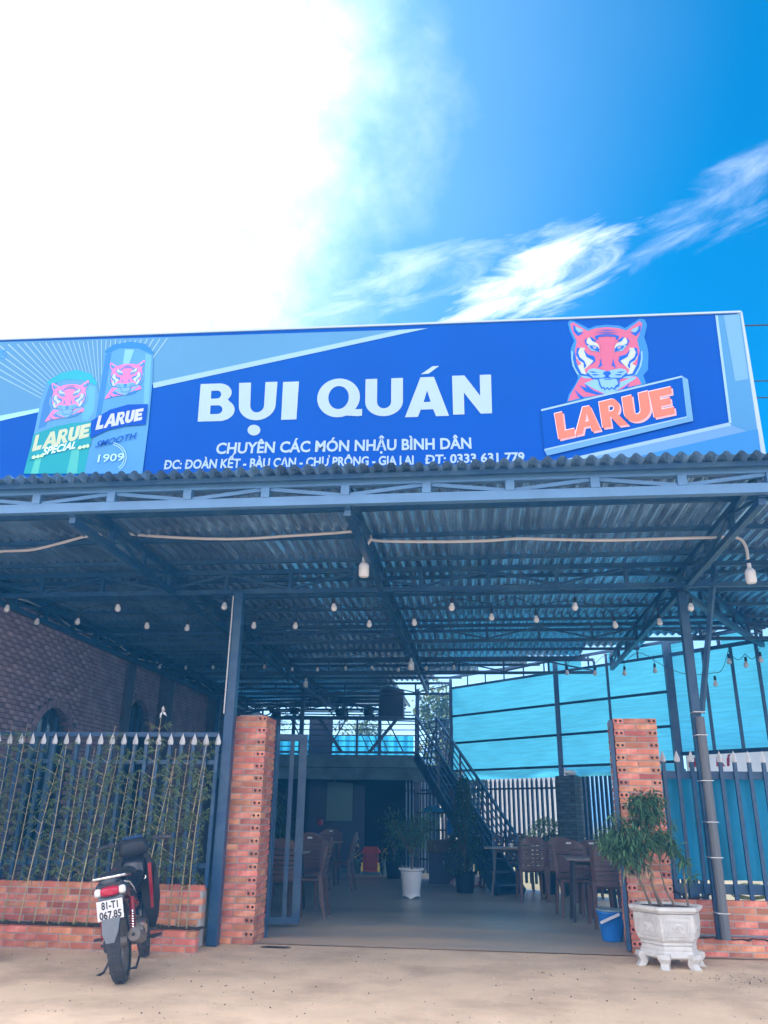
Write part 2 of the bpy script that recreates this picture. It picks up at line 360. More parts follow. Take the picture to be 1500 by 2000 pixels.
nx_ = t_.nodes.new('ShaderNodeTexNoise'); nx_.inputs['Scale'].default_value = 1.1; nx_.inputs['Detail'].default_value = 9; t_.links.new(mpx.outputs[0], nx_.inputs['Vector'])
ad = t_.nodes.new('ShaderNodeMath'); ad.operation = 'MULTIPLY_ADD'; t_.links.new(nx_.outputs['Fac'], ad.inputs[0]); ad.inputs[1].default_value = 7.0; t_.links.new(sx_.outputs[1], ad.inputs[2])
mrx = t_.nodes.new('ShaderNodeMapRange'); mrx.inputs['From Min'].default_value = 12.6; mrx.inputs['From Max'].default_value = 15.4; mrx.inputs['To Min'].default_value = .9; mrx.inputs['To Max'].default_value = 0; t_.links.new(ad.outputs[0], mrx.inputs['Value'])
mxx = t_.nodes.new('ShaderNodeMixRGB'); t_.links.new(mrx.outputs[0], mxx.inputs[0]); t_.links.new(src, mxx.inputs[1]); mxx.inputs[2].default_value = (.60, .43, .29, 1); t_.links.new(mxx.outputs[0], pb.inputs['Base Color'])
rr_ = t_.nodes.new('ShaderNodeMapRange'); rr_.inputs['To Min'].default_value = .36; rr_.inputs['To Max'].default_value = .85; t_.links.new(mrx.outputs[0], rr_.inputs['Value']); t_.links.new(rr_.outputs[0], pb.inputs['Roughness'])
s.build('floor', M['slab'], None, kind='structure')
# damp patches and pebbles on the threshold
b = MB()
for i in range(260):
    x = random.uniform(-5, 4); y = random.uniform(6.2, 9.4) if i > 60 else random.uniform(8.3, 8.9)
    if i <= 60: x = random.gauss(2.35, .25); y = random.gauss(8.45, .12)
    r = random.uniform(.003, .010); q = [Vector((x + random.uniform(-r, r), y + random.uniform(-r, r), .001)) for k in range(4)]
    b.add([(x - r, y, 0), (x, y - r, 0), (x + r, y, 0), (x, y + r, 0), (x, y, r)], [(0, 1, 4), (1, 2, 4), (2, 3, 4), (3, 0, 4)])
b.build('gravel', M['soil'], None, kind='stuff', label='scattered grit and crumbs of soil on the dusty yard', category='gravel')
b = MB(); rnd = random.Random(21)
for i in range(1500):
    x = rnd.uniform(-6, 5); y = rnd.uniform(5.5, 9.6); r_ = rnd.choice((.002, .003, .003, .004, .006, .009)); h_ = r_ * rnd.uniform(.4, .9)
    b.add([(x - r_, y, -.004), (x, y - r_ * .8, -.004), (x + r_, y, -.004), (x, y + r_, -.004), (x + r_ * .2, y, h_)], [(0, 1, 4), (1, 2, 4), (2, 3, 4), (3, 0, 4)])
b.build('pebbles', mat('pale_pebble', (.42, .33, .25), .9, 0, var=.5, vscale=3), None, kind='stuff', label='fine pebbles strewn over the dusty yard', category='pebbles')
b = MB()
for cx, cy, n_, sp in ((.52, 8.45, 26, .07), (-1.9, 9.5, 14, .25), (1.9, 8.5, 20, .3), (-3.4, 8.3, 16, .4), (.0, 9.2, 20, 1.6)):
    for i in range(n_): b.leaf((cx + rnd.gauss(0, sp), cy + rnd.gauss(0, sp * .4), .004), (rnd.gauss(0, 1), rnd.gauss(0, 1), .15), (0, 0, 1), rnd.uniform(.015, .05), rnd.uniform(.005, .014), 0, .0)
b.build('dead_leaves', M['leaf_y'], None, kind='stuff', label='dead leaves and bits of straw on the yard', category='leaves')
def stain(name, cx, cy, rx, ry, m, z, seed):
    rnd = random.Random(seed); pts = []
    for k in range(28):
        a = 2 * math.pi * k / 28; f_ = 1 + .35 * noise.noise(Vector((math.cos(a) * 1.7, math.sin(a) * 1.7, seed))) + rnd.uniform(-.06, .06); pts.append((cx + rx * f_ * math.cos(a), cy + ry * f_ * math.sin(a), z))
    b = MB(); b.add(pts, [tuple(range(28))]); b.build(name, m, None, kind='structure')
wet = mat('damp_concrete', (.10, .075, .06), .12, 0, var=.3, vscale=8); dry = mat('dirt_film', (.30, .23, .17), .8, 0, var=.3, vscale=4, bump=.2)
stain('damp_patch', -2.2, 9.42, .17, .05, wet, .0035, 1)
# ------------------------------------------------------------------ bricks
BL, BH, BD, JT = .232, .055, .105, .012
def brick_mesh(name, l, d, h, mats, holes=False):
    """box centred at origin, length along x; with holes on the -y ... face when it is a header"""
    b = MB(); x, y, z = l / 2, d / 2, h / 2
    j = lambda: random.uniform(-.0018, .0018)
    c = [(sx * x + j(), sy * y + j(), sz * z + j()) for sx in (-1, 1) for sy in (-1, 1) for sz in (-1, 1)]
    if not holes:
        b.add(c, [(0, 1, 3, 2), (4, 6, 7, 5), (0, 4, 5, 1), (2, 3, 7, 6), (0, 2, 6, 4), (1, 5, 7, 3)])
    else:
        c = [(sx * x, sy * y, sz * z) for sx in (-1, 1) for sy in (-1, 1) for sz in (-1, 1)]
        b.add(c, [(0, 1, 3, 2), (4, 6, 7, 5), (2, 3, 7, 6), (0, 2, 6, 4), (1, 5, 7, 3)])
        for cx in (-x / 2, x / 2):
            r = .0155; rect = [(cx + x / 2 * a, -y, z * e) for a, e in ((1, 0), (1, 1), (0, 1), (-1, 1), (-1, 0), (-1, -1), (0, -1), (1, -1))]
            ring = [(cx + r * math.cos(k * math.pi / 4), -y, r * math.sin(k * math.pi / 4)) for k in range(8)]
            deep = [(p[0], -y + .0085, p[2]) for p in ring]
            b.add(rect + ring, [(k, (k + 1) % 8, 8 + (k + 1) % 8, 8 + k) for k in range(8)])
            b.add(ring + deep, [(k, (k + 1) % 8, 8 + (k + 1) % 8, 8 + k) for k in range(8)] + [tuple(range(8, 16))], 1)
    return b.mesh(name, mats)
BR = [brick_mesh('brick', BL, BD, BH, [M['brick'], M['hole']]) for _ in range(4)]
BHDR = brick_mesh('brick_header', BD, BL, BH, [M['brick'], M['hole']], True)
def pillar(x0, y0, n, label, w=.476):
    t = thing('brick_pillar', label, 'pillar', (x0, y0, 0))
    P = BH + JT; core = MB(); core.box(.013, w - .013, .013, w - .013, 0, n * P - JT - .004); core.build('mortar', M['mortar'], t)
    for k in range(n):
        z = k * P + BH / 2
        jj = lambda: random.uniform(-.003, .003)
        if k % 2 == 1:
            for cx in (BD / 2, w - BD / 2):
                link_mesh('brick', BHDR, t, (cx + jj(), BL / 2 + jj(), z))
                link_mesh('brick', BHDR, t, (cx + jj(), w - BL / 2 + jj(), z), math.pi)
            mid = w - 2 * BD - 2 * JT
            for cy in (BD / 2, w - BD / 2):
                link_mesh('brick', random.choice(BR), t, (w / 2, cy + jj(), z), random.choice((0, math.pi)), (mid / BL, 1, 1))
        else:
            l = (w - JT) / 2
            for cx in (l / 2, w - l / 2):
                for cy in (BD / 2, w - BD / 2): link_mesh('brick', random.choice(BR), t, (cx + jj(), cy + jj(), z), random.choice((0, math.pi)), (l / BL, 1, 1))
            for cx in (BD / 2, w - BD / 2): link_mesh('brick', random.choice(BR), t, (cx + jj(), w / 2, z), math.pi / 2, ((w - 2 * BD - 2 * JT) / BL, 1, 1))
    return t
PL = pillar(-2.965, 9.55, 36, 'left red brick gate pillar with rows of twin holes, slate post in front')
PR = pillar(1.535, 9.75, 36, 'right red brick gate pillar behind the white stone planter')
cap = MB(); cap.box(.12, .40, .1, .36, 36 * .067 - .008, 36 * .067 + .012); cap.build('mortar_cap', M['mortar'], PL)
def brick_run(t, x0, x1, yf, z0, rows, holes_at=(), thick=BD, axis='x'):
    """bricks laid in running bond, front face at y=yf (local), from x0 to x1"""
    P = BH + JT
    cm = MB(); cm.box(x0 + .006, x1 - .006, yf + .008, yf + thick, z0 - .012, z0 + rows * P - JT - .003); cm.build('mortar', M['mortar'], t)
    for k in range(rows):
        x = x0 - (BL / 2 + JT / 2 if k % 2 else 0); z = z0 + k * P + BH / 2; x += 0
        while x < x1 - .03:
            a = max(x, x0); e = min(x + BL, x1)
            if e - a > .035:
                if e >= x1 - .001 and 'end' in holes_at and k % 2 == 0 and e - a > .11:
                    link_mesh('brick', BHDR, t, (x1 - BD / 2, yf + BL / 2 - .001, z)); e = x1 - BD - JT
                if e - a > .03:
                    link_mesh('brick', random.choice(BR), t, ((a + e) / 2, yf + BD / 2 + random.uniform(-.003, .003), z), random.choice((0, math.pi)), ((e - a) / BL, 1, 1))
            x += BL + JT
# left planter and low wall
t = thing('brick_planter', 'low brick planter kerb of three courses below the bamboo', 'planter', (0, 0, 0))
brick_run(t, -6.9, -2.90, 8.85, 0.006, 3, ('end',))
t = thing('low_brick_wall', 'low brick wall behind the bamboo, under the spear topped fence', 'wall', (0, 0, 0))
brick_run(t, -6.9, -2.972, 9.2, .206, 6)
cm = MB(); cm.box(-6.9, -2.99, 9.24, 9.4, 0, .53); cm.build('wall_core', M['mortar'], t)
b = MB(); vs = []; fs = []
for i in range(81):
    for j in range(5): vs.append((-6.89 + 3.98 * i / 80, 8.957 + .26 * j / 4, .188 + .018 * random.random()))
for i in range(80):
    for j in range(4): a = i * 5 + j; fs.append((a, a + 5, a + 6, a + 1))
b.add(vs, fs); b.build('planter_soil', M['soil'], None, True, kind='structure')
# right low wall, two tiers
t = thing('low_brick_wall', 'low brick wall right of the stone planter, under the right fence', 'wall', (0, 0, 0))
brick_run(t, 2.02, 6.2, 9.87, .196, 5)
t2 = thing('brick_kerb', 'rough brick kerb of three courses at the foot of the right low wall', 'kerb', (0, 0, 0))
brick_run(t2, 2.02, 6.2, 9.74, -.012, 3, (), .14)
b = MB(); pts = [(2.06 + .05 * i, 9.735 + random.uniform(-.006, .004), .172 + random.uniform(-.012, .012)) for i in range(80)]
b.tube(pts, [random.uniform(.006, .014) for _ in pts], 5); b.build('mortar_smear', M['soil'], t2)
# ------------------------------------------------------------------ fences
def spear(b, x, y, z, s=1.0):
    prof = [(.018 * s, 0), (.026 * s, .012 * s), (.026 * s, .035 * s), (.012 * s, .075 * s), (.001, .105 * s)]
    b.lathe(prof, (x, y, z), 4)
def picket_mesh(z0, z1, w=.04):
    b = MB(); b.box(-w / 2, w / 2, -w / 2, w / 2, z0, z1); return b.mesh('picket', M['steel'])
tip_b = MB(); spear(tip_b, 0, 0, 0, 1.25); TIP = tip_b.mesh('spear_tip', M['white'])
t = thing('metal_fence', 'slate metal fence with white spear tips above the left low wall', 'fence')
pm = picket_mesh(.57, 2.05)
i = 0; x = -2.97
while x > -7.0:
    p = link_mesh('picket', pm, t, (x, 9.28, 0)); link_mesh('spear_tip', TIP, p, (0, 0, 2.045)); x -= .1405
for zz, hh in ((2.165, .05), (1.86, .045), (.78, .05)):
    r_ = MB(); r_.bar((-7.0, 9.32, zz), (-2.97, 9.32, zz), .035, hh); r_.build('rail', M['steel'], t)
for xx in (-5.0, -6.9):
    r_ = MB(); r_.box(xx - .03, xx + .03, 9.34, 9.40, .55, 2.19); r_.build('post', M['steel'], t)
t = thing('metal_fence', 'slate metal fence with white spear tips right of the right pillar', 'fence')
pm = picket_mesh(.45, 1.94)
x = 2.09
while x < 6.2:
    p = link_mesh('picket', pm, t, (x, 9.97, 0)); link_mesh('spear_tip', TIP, p, (0, 0, 1.935)); x += .157
for zz, hh in ((1.80, .085), (.62, .10)):
    r_ = MB(); r_.bar((2.02, 10.01, zz), (6.2, 10.01, zz), .035, hh); r_.build('rail', M['steel'], t)
# curtain behind the right fence
b = MB(); vs = []; fs = []; nx = 140
for i in range(nx + 1):
    x = 2.05 + 4.1 * i / nx; yy = 10.12 + .035 * math.sin(x * 9 + 1.3 * math.sin(x * 3.1)) + .015 * math.sin(x * 31)
    for z in (.70, 1.0, 1.4, 1.8): vs.append((x, yy + .01 * math.sin(x * 17 + z * 4), z))
for i in range(nx):
    for j in range(3): a = i * 4 + j; fs.append((a, a + 4, a + 5, a + 1))
b.add(vs, fs); b.build('tarpaulin_curtain', M['tarp2'], None, True, label='folded cyan tarpaulin hung behind the right fence pickets', category='tarpaulin')
# ------------------------------------------------------------------ canopy
canopy = thing('steel_canopy', 'open steel canopy with corrugated roof on slate posts and trusses', 'canopy')
ZB, ZT = 3.91, 4.14
def truss(p0, p1, n, zb=ZB, zt=ZT, cw=.075, vw=.06, dw=.035, m='steel', start=0, verts=True, name='truss', cht=None):
    p0 = Vector((*p0, 0)); p1 = Vector((*p1, 0)); cht = cht or cw
    r = MB(); r.bar(p0 + Vector((0, 0, zb)), p1 + Vector((0, 0, zb)), cw, cht); o = r.build(name, M[m], canopy)
    r = MB(); r.bar(p0 + Vector((0, 0, zt)), p1 + Vector((0, 0, zt)), cw, cht); r.build('top_chord', M[m], o)
    pts = [p0.lerp(p1, i / n) for i in range(n + 1)]
    for i, p in enumerate(pts):
        if verts: q = MB(); q.bar(p + Vector((0, 0, zb + cht / 2)), p + Vector((0, 0, zt - cht / 2)), vw, vw * .9, (p1 - p0).normalized()); q.build('upright', M[m], o)
        if i < n:
            a, c = (zb + cht / 2 + .01, zt - cht / 2 - .01) if (i + start) % 2 == 0 else (zt - cht / 2 - .01, zb + cht / 2 + .01)
            e = (p1 - p0).normalized() * (vw / 2)
            q = MB(); q.bar(pts[i] + e + Vector((0, 0, a)), pts[i + 1] - e + Vector((0, 0, c)), dw, dw); q.build('diagonal', M[m], o)
    return o
xa = at(78, 960, 6.7).x; xb = at(1332, 950, 6.7).x; st = (xb - xa) / 8
truss((xa - 5 * st, 6.7), (xb + 5 * st, 6.7), 18, 3.985, 4.165, .07, .085, .035, 'steel_light', start=1, name='front_truss', cht=.085)
truss((-6.3, 9.42), (5.0, 9.42), 14, 3.88, 4.13, .055, .05, .03, start=1)
for yy, xr in ((12.6, 5.0), (15.7, 2.2), (18.6, -.6), (21.6, -2.6)):
    truss((-6.3, yy), (xr, yy), int((xr + 6.3) / .8), 3.89, 4.13, .05, .04, .025)
for xx, y1 in ((-6.25, 23.5), (-3.75, 23.5), (-1.13, 18.6), (2.46, 15.3)):
    truss((xx, 6.75), (xx, y1), int((y1 - 6.75) / .8), 3.89, 4.12, .06, .05, .028, verts=True)
truss((2.5, 9.9), (4.5, 13.3), 5, 3.92, 4.15, .07, .05, .03)
def roof_end(x): return min(23.8, 18.35 - .46 - x) if x > -1.75 else (23.8 if x < -2.0 else 19.9)
ys = [6.6, 7.43, 8.26, 9.12, 9.95, 10.8, 11.6, 12.4, 13.2, 14.0, 14.85, 15.7, 16.5, 17.3, 18.1, 18.9, 19.7, 20.5, 21.3, 22.1, 22.9]
for yy in ys:
    xr = 6.2 if yy < 11.6 else (17.75 - yy if yy < 19.5 else -2.0)
    q = MB(); q.bar((-8.8, yy, 4.178), (xr, yy, 4.178), .04, .045); q.build('purlin', M['steel'], canopy)
# sheets
def sheet(x0, x1, y0, y1):
    b = MB(); per = .123; n = int(round((x1 - x0) / per)) * 8; vs = []; fs = []; ny = 6
    for i in range(n + 1):
        x = x0 + (x1 - x0) * i / n; ph = 2 * math.pi * (x) / per; h_ = .019 * max(-1, min(1, 1.25 * math.sin(ph)))
        for j in range(ny + 1):
            y = y0 + (y1 - y0) * j / ny; vs.append((x, y, 4.214 + h_ + .004 * math.sin(x * 2 + y * 1.7)))
    for i in range(n):
        for j in range(ny): a = i * (ny + 1) + j; fs.append((a, a + ny + 1, a + ny + 2, a + 1))
    b.add(vs, fs); return b
x = -8.856
while x < 6.2:
    x1 = x + .123 * 8; ye = roof_end(x1) if x > -2.1 else 23.8
    if x1 > 4.4: ye = max(ye, 13.4)
    ye = max(ye, 12.8)
    y0 = 6.43 + random.uniform(-.015, .015)
    o = sheet(x, x1 + .02, y0, min(ye, 13.05)).build('roof_sheet', M['galv'], canopy, True); 
    if ye > 13.3:
        o = sheet(x, x1 + .02, 13.0, ye).build('roof_sheet', M['galv'], canopy, True); o.location.z = .03
    x = x1
# posts
def post(x, y, z0, z1, w=.12, d=None, name='post', m='steel'):
    q = MB(); d = d or w; q.box(x - w / 2, x + w / 2, y - d / 2, y + d / 2, z0, z1); return q.build(name, M[m], canopy, False, .006)
post(-2.88, 9.38, 0, 3.86, .115)
q = MB(); q.bar((-2.935, 9.30, 2.4), (-2.935, 9.30, 3.8), .012, .012); q.build('cable', M['cable'], canopy)
post(2.44, 9.68, .17, 3.86, .10)
q = MB(); q.tube([(2.455, 9.585, .18), (2.455, 9.585, 2.4)], .05, 10); q.build('drain_pipe', M['grey'], canopy)
for zz in (.42, .95, 1.30, 1.72, 2.2, 2.45):
    q = MB(); q.box(2.385, 2.51, 9.53, 9.735, zz, zz + .007); q.build('cable_tie', M['white'], canopy)
p0 = Vector((2.50, 9.66, 2.45)); p1 = Vector((2.78, 9.40, 4.1)); q = MB(); q.bar(p0, p1, .05, .05); q.build('brace', M['steel'], canopy)
for (x, y) in ((-4.15, 19.2), (-2.75, 23.0), (-1.43, 19.35), (-6.2, 19.2), (-5.2, 23.0)): post(x, y, 2.6 if y > 19 else 0, 4.1, .09)
post(-1.43, 19.25, 0, 2.0, .1)
# ------------------------------------------------------------------ translucent side wall on the right
SA = -45.0; SP = (-.46, 18.35); SP2 = (3.31, 14.58); SA2 = -46.9
def w1(px, py): return atP(px, py, SP, SA)
def w2(px, py): return atP(px, py, SP2, SA2)
wall = thing('tarpaulin_wall', 'cyan translucent tarpaulin wall stretched on a slate steel frame', 'wall')
def seg_pt(seg, s, z, off=0.0):
    p, a = (SP, SA) if seg == 1 else (SP2, SA2); d = Vector((math.cos(R(a)), math.sin(R(a)), 0)); n = Vector((-d.y, d.x, 0))
    return Vector((p[0], p[1], 0)) + d * s + n * off + Vector((0, 0, z))
def seg_s(seg, P):
    p, a = (SP, SA) if seg == 1 else (SP2, SA2); return (P.x - p[0]) * math.cos(R(a)) + (P.y - p[1]) * math.sin(R(a))
s_end = seg_s(1, w1(881, 1400)); sB = seg_s(1, w1(1085, 1320)); sC = seg_s(1, w1(1187, 1330)); sE = (Vector((SP2[0], SP2[1])) - Vector(SP)).length
def panel(seg, s0, s1, z0, z1, m='tarp', off=.05, wob=.012, name='tarpaulin_panel'):
    b = MB(); vs = []; fs = []; n = max(4, int((s1 - s0) / .12)); k = 8
    for i in range(n + 1):
        for j in range(k + 1):
            s_ = s0 + (s1 - s0) * i / n; z = z0 + (z1 - z0) * j / k
            vs.append(seg_pt(seg, s_, z, off + wob * noise.noise(Vector((s_ * 1.3, z * 2.2, seg * 7))) * 2 + wob * .5 * math.sin(z * 23 + noise.noise(Vector((s_, z, 0))) * 3)))
    for i in range(n):
        for j in range(k): a = i * (k + 1) + j; fs.append((a, a + k + 1, a + k + 2, a + 1))
    b.add(vs, fs); return b.build(name, M[m], wall, True)
Zr = [2.22, 2.80, 3.38, 4.0]
bays = [(s_end, sB), (sB, sC), (sC, sE)]
for a, c in bays:
    panel(1, a, c, 2.20, 4.02)
def bar1(seg, s0, z0, s1, z1, w_=.05, h_=.05, name='rail', off=0.0, m='steel'):
    q = MB(); q.bar(seg_pt(seg, s0, z0, off), seg_pt(seg, s1, z1, off), w_, h_); return q.build(name, M[m], wall)
for z in Zr: bar1(1, s_end, z, sE, z, .04, .045)
bar1(1, s_end, 4.24, sE, 4.24, .05, .05)
s_ = s_end
while s_ < sE: bar1(1, s_, 4.0, s_, 4.24, .03, .03, 'upright'); s_ += .55
for s_, w_ in ((s_end, .07), (sB, .09), (sC, .045)): bar1(1, s_, 2.2 if s_ == sC else 0, s_, 4.2, w_, w_, 'post')
bar1(1, sE, 0, sE, 4.25, .13, .13, 'post')
# loose hem with loops under the lowest rail
for s0, s1 in ((s_end + .3, sB - .05), (sB + .05, sE)):
    panel(1, s0, s1, 2.03, 2.2, 'tarp', .07, .02, 'hem')
S2L = 4.2
panel(2, 0, S2L, 2.34, 4.02)
for z, h_ in ((2.34, .06), (4.0, .06), (4.22, .06)): bar1(2, 0, z, S2L, z, .05, h_)
for px in (1384, 1440, 1492):
    s_ = seg_s(2, w2(px, 1370)); bar1(2, s_, 2.34, s_, 4.0, .045, .045, 'upright')
for s_ in (.5, 1.0, 1.5, 2.2, 3.0, 3.8): bar1(2, s_, 4.0, s_, 4.22, .05, .05, 'upright')
for a, c in ((.02, .48), (1.02, 1.48)): panel(2, a, c, 4.02, 4.2)
bar1(2, S2L, 0, S2L, 4.2, .12, .12, 'post')
bar1(2, .03, 0, .03, 2.1, .12, .12, 'post')
# strips closing the gap above segment one on the right
panel(1, sC, sE, 4.02, 4.22); panel(1, sB - .2, sB + .6, 4.02, 4.22)
# banner outside the gap
ban = thing('shop_banner', 'white cloth banner with red capital letters seen over the right fence', 'banner')
BPp, BPa = (3.9, 14.9), -46.9
b0 = atP(1338, 1466, BPp, BPa); b1 = atP(1338, 1508, BPp, BPa)
dB = Vector((math.cos(R(BPa)), math.sin(R(BPa)), 0)); nB = Vector((-dB.y, dB.x, 0))
z1b = 2.5; z0b = 1.7
q = MB(); A_ = Vector((b0.x, b0.y, 0)); q.add([A_ + Vector((0, 0, z0b)), A_ + dB * 3.2 + Vector((0, 0, z0b)), A_ + dB * 3.2 + Vector((0, 0, z1b)), A_ + Vector((0, 0, z1b))], [(0, 1, 2, 3)])
q.build('cloth', M['banner'], ban)
q = MB(); q.bar(A_ + nB * .05, A_ + nB * .05 + Vector((0, 0, z1b + .1)), .05, .05); q.bar(A_ + dB * 3.2 + nB * .05, A_ + dB * 3.2 + nB * .05 + Vector((0, 0, z1b + .1)), .05, .05); q.build('frame', M['steel'], ban)
# ------------------------------------------------------------------ text tools
def text_mesh2d(body, offset=0.0, shear=0.0, spacing=1.0):
    c = bpy.data.curves.new('lettering', 'FONT'); c.body = body; c.offset = offset; c.shear = shear; c.space_character = spacing; c.resolution_u = 3
    o = bpy.data.objects.new('lettering', c); C.objects.link(o); bpy.context.view_layer.update()
    me = bpy.data.meshes.new_from_object(o.evaluated_get(bpy.context.evaluated_depsgraph_get()))
    vs = [(v.co.x, v.co.y) for v in me.vertices]; fs = [tuple(p.vertices) for p in me.polygons]
    bpy.data.objects.remove(o); bpy.data.meshes.remove(me); bpy.data.curves.remove(c); return vs, fs
def loops_mesh2d(loops):
    c = bpy.data.curves.new('shape', 'CURVE'); c.dimensions = '2D'; c.fill_mode = 'BOTH'
    for lp in loops:
        s_ = c.splines.new('POLY'); s_.points.add(len(lp) - 1)
        for i, p in enumerate(lp): s_.points[i].co = (p[0], p[1], 0, 1)
        s_.use_cyclic_u = True
    o = bpy.data.objects.new('shape', c); C.objects.link(o); bpy.context.view_layer.update()
    me = bpy.data.meshes.new_from_object(o.evaluated_get(bpy.context.evaluated_depsgraph_get()))
    vs = [(v.co.x, v.co.y) for v in me.vertices]; fs = [tuple(p.vertices) for p in me.polygons]
    bpy.data.objects.remove(o); bpy.data.meshes.remove(me); bpy.data.curves.remove(c); return vs, fs
CAPH = .69
def bbox2(vs): xs = [v[0] for v in vs]; return min(xs), max(xs)
def warp(vs, quad, x0, x1, y0, y1, fn):
    """quad: bl, br, tr, tl in picture-of-the-print coordinates; fn maps them to the plane"""
    r = []
    for x, y in vs:
        u = (x - x0) / (x1 - x0); v = (y - y0) / (y1 - y0)
        px = (quad[0][0] * (1 - u) + quad[1][0] * u) * (1 - v) + (quad[3][0] * (1 - u) + quad[2][0] * u) * v
        py = (quad[0][1] * (1 - u) + quad[1][1] * u) * (1 - v) + (quad[3][1] * (1 - u) + quad[2][1] * u) * v
        r.append(fn(px, py))
    return r
def make_flat(vs, fs, m, name, parent):
    b = MB(); b.add(vs, fs); return b.build(name, m, parent)
# ------------------------------------------------------------------ signboard
SY = 7.35
sign = thing('billboard', 'long blue shop billboard with tiger emblem and two printed cans above the canopy', 'billboard')
def S(k):
    return lambda px, py: at(px, py, SY - .0025 * k)
def spoly(pts, col, k, name='print_shape'):
    vs, fs = loops_mesh2d([pts]) if len(pts) > 4 else (pts, [tuple(range(len(pts)))])
    f_ = S(k); return make_flat([f_(*v) for v in vs], fs, ink(col), name, sign)
def stext(body, quad, col, k, offset=.02, shear=0, name='lettering', spacing=1.0, dfix=True, caps=True):
    bars = []
    if dfix and 'Đ' in body:
        i = 0; parts = body.replace('Đ', 'D'); idx = [i for i, ch in enumerate(body) if ch == 'Đ']
        for i in idx:
            wv, _ = text_mesh2d(parts[:i] + 'D', 0, 0, spacing); wx = bbox2(wv)[1]
            dv, _ = text_mesh2d('D', 0, 0, spacing); dw = bbox2(dv)[1] - bbox2(dv)[0]
            bars.append(wx - dw)
        body = parts
    vs, fs = text_mesh2d(body, offset, shear, spacing); x0, x1 = bbox2(vs)
    for bx in bars:
        n = len(vs); vs = list(vs) + [(bx - .10, .33), (bx + .24, .33), (bx + .24, .40), (bx - .10, .40)]; fs = list(fs) + [(n, n + 1, n + 2, n + 3)]
    o = make_flat(warp(vs, quad, x0, x1, 0, CAPH, S(k)), fs, ink(col), name, sign); return o
BLUE = (0, .062, .34); LB = (.085, .24, .40); PALE = (.26, .43, .60); WHITEP = (.34, .46, .60)
# carcass with real depth
tl, tr_, br_, bl_ = at(-260, 675, SY), at(1444, 612, SY), at(1489, 900, SY), at(-260, 930, SY)
zt = .5 * (tl.z + tr_.z); xr = .5 * (tr_.x + br_.x); zb = 4.36
q = MB(); x_l = tl.x
q.add([Vector((x_l, SY, zb)), Vector((xr, SY, zb)), Vector((xr, SY, tr_.z)), Vector((x_l, SY, tl.z))], [(0, 1, 2, 3)])
q.build('print_panel', ink(BLUE, 'blue_print'), sign)
q = MB(); q.add([Vector((x_l, SY + y_, z_)) for y_ in (.02, .22) for z_ in (zb, tl.z)] + [Vector((xr, SY + y_, z_)) for y_ in (.02, .22) for z_ in (zb, tr_.z)],
    [(0, 1, 3, 2), (4, 6, 7, 5), (0, 4, 5, 1), (2, 3, 7, 6), (0, 2, 6, 4), (1, 5, 7, 3)]); q.build('back_box', M['steel_light'], sign)
fr_m = mat('sign_edge_trim', (.34, .42, .50), .4, .1)
for p_, q_ in (((x_l, tl.z + .012), (xr + .02, tr_.z + .012)), ((xr + .012, zb), (xr + .012, tr_.z + .02))):
    q = MB(); q.bar((p_[0], SY + .01, p_[1]), (q_[0], SY + .01, q_[1]), .05, .022, (0, 0, 1)); q.build('frame', fr_m, sign)
for xx in (-5.5, -3.75, -1.13, 1.2, 2.3):
    q = MB(); q.bar((xx, SY + .28, 4.3), (xx, SY + .28, 5.9), .05, .05); q.bar((xx, SY + .9, 4.36), (xx, SY + .26, 5.6), .04, .04); q.build('support_strut', M['steel'], sign)
# left pale field with rays
spoly([(-250, 677), (0, 668), (400, 656), (782, 644), (298, 750), (65, 803), (0, 823), (-250, 890)], LB, 1)
spoly([(782, 644), (836, 641), (300, 758), (298, 748)], PALE, 2)
spoly([(-250, 889), (0, 822), (140, 790), (140, 785), (0, 812), (-250, 874)], (.30, .60, .84), 2)
rc = (198, 838)
b = MB()
for i in range(76):
    a = R(168 + 3.05 * i * .98); a2 = a + R(1.0)
    def clip(a_):
        dx, dy = math.cos(a_), math.sin(a_)
        # travel until leaving the field
        r_ = 60
        while r_ < 900:
            x_, y_ = rc[0] + dx * r_, rc[1] + dy * r_
            ytop = 670 - .033 * x_; ybot = (823 - .27 * x_) if x_ < 65 else (803 - .2275 * (x_ - 65)); ybot = ybot - 4
            if y_ < ytop or y_ > ybot + (30 if r_ < 150 else 0) or x_ < -240: break
            r_ += 3
        return r_ - 3
    r0 = 62; ra, rb = clip(a), clip(a2)
    if min(ra, rb) < 100: continue
    f_ = S(2.4); wN = R(.32); wF = R(.50)
    am = (a + a2) / 2
    b.add([f_(rc[0] + math.cos(am - wN) * r0, rc[1] + math.sin(am - wN) * r0), f_(rc[0] + math.cos(am + wN) * r0, rc[1] + math.sin(am + wN) * r0),
           f_(rc[0] + math.cos(am + wF * .5) * min(ra, rb), rc[1] + math.sin(am + wF * .5) * min(ra, rb)), f_(rc[0] + math.cos(am - wF * .5) * min(ra, rb), rc[1] + math.sin(am - wF * .5) * min(ra, rb))], [(0, 1, 2, 3)])
b.build('ray_print', ink((.28, .46, .62)), sign)
stext('E', [(0, 700), (13, 699), (13, 683), (0, 684)], (.06, .25, .62), 3, .03)
# silver frame on the right
spoly([(1397, 616), (1446, 613), (1489, 905), (1075, 905), (1424, 826)], (.07, .23, .42), 1)
spoly([(1413, 616), (1444, 614), (1462, 740), (1436, 745)], (.14, .31, .46), 2)
spoly([(1397, 616), (1402, 616), (1429, 826), (1424, 827)], PALE, 3)
spoly([(1424, 825), (1429, 831), (1100, 905), (1068, 905)], (.26, .40, .52), 3)
spoly([(1429, 831), (1458, 842), (1185, 905), (1100, 905)], (.13, .27, .46), 3)
spoly([(1458, 842), (1480, 838), (1489, 905), (1185, 905)], (.04, .20, .44), 3)
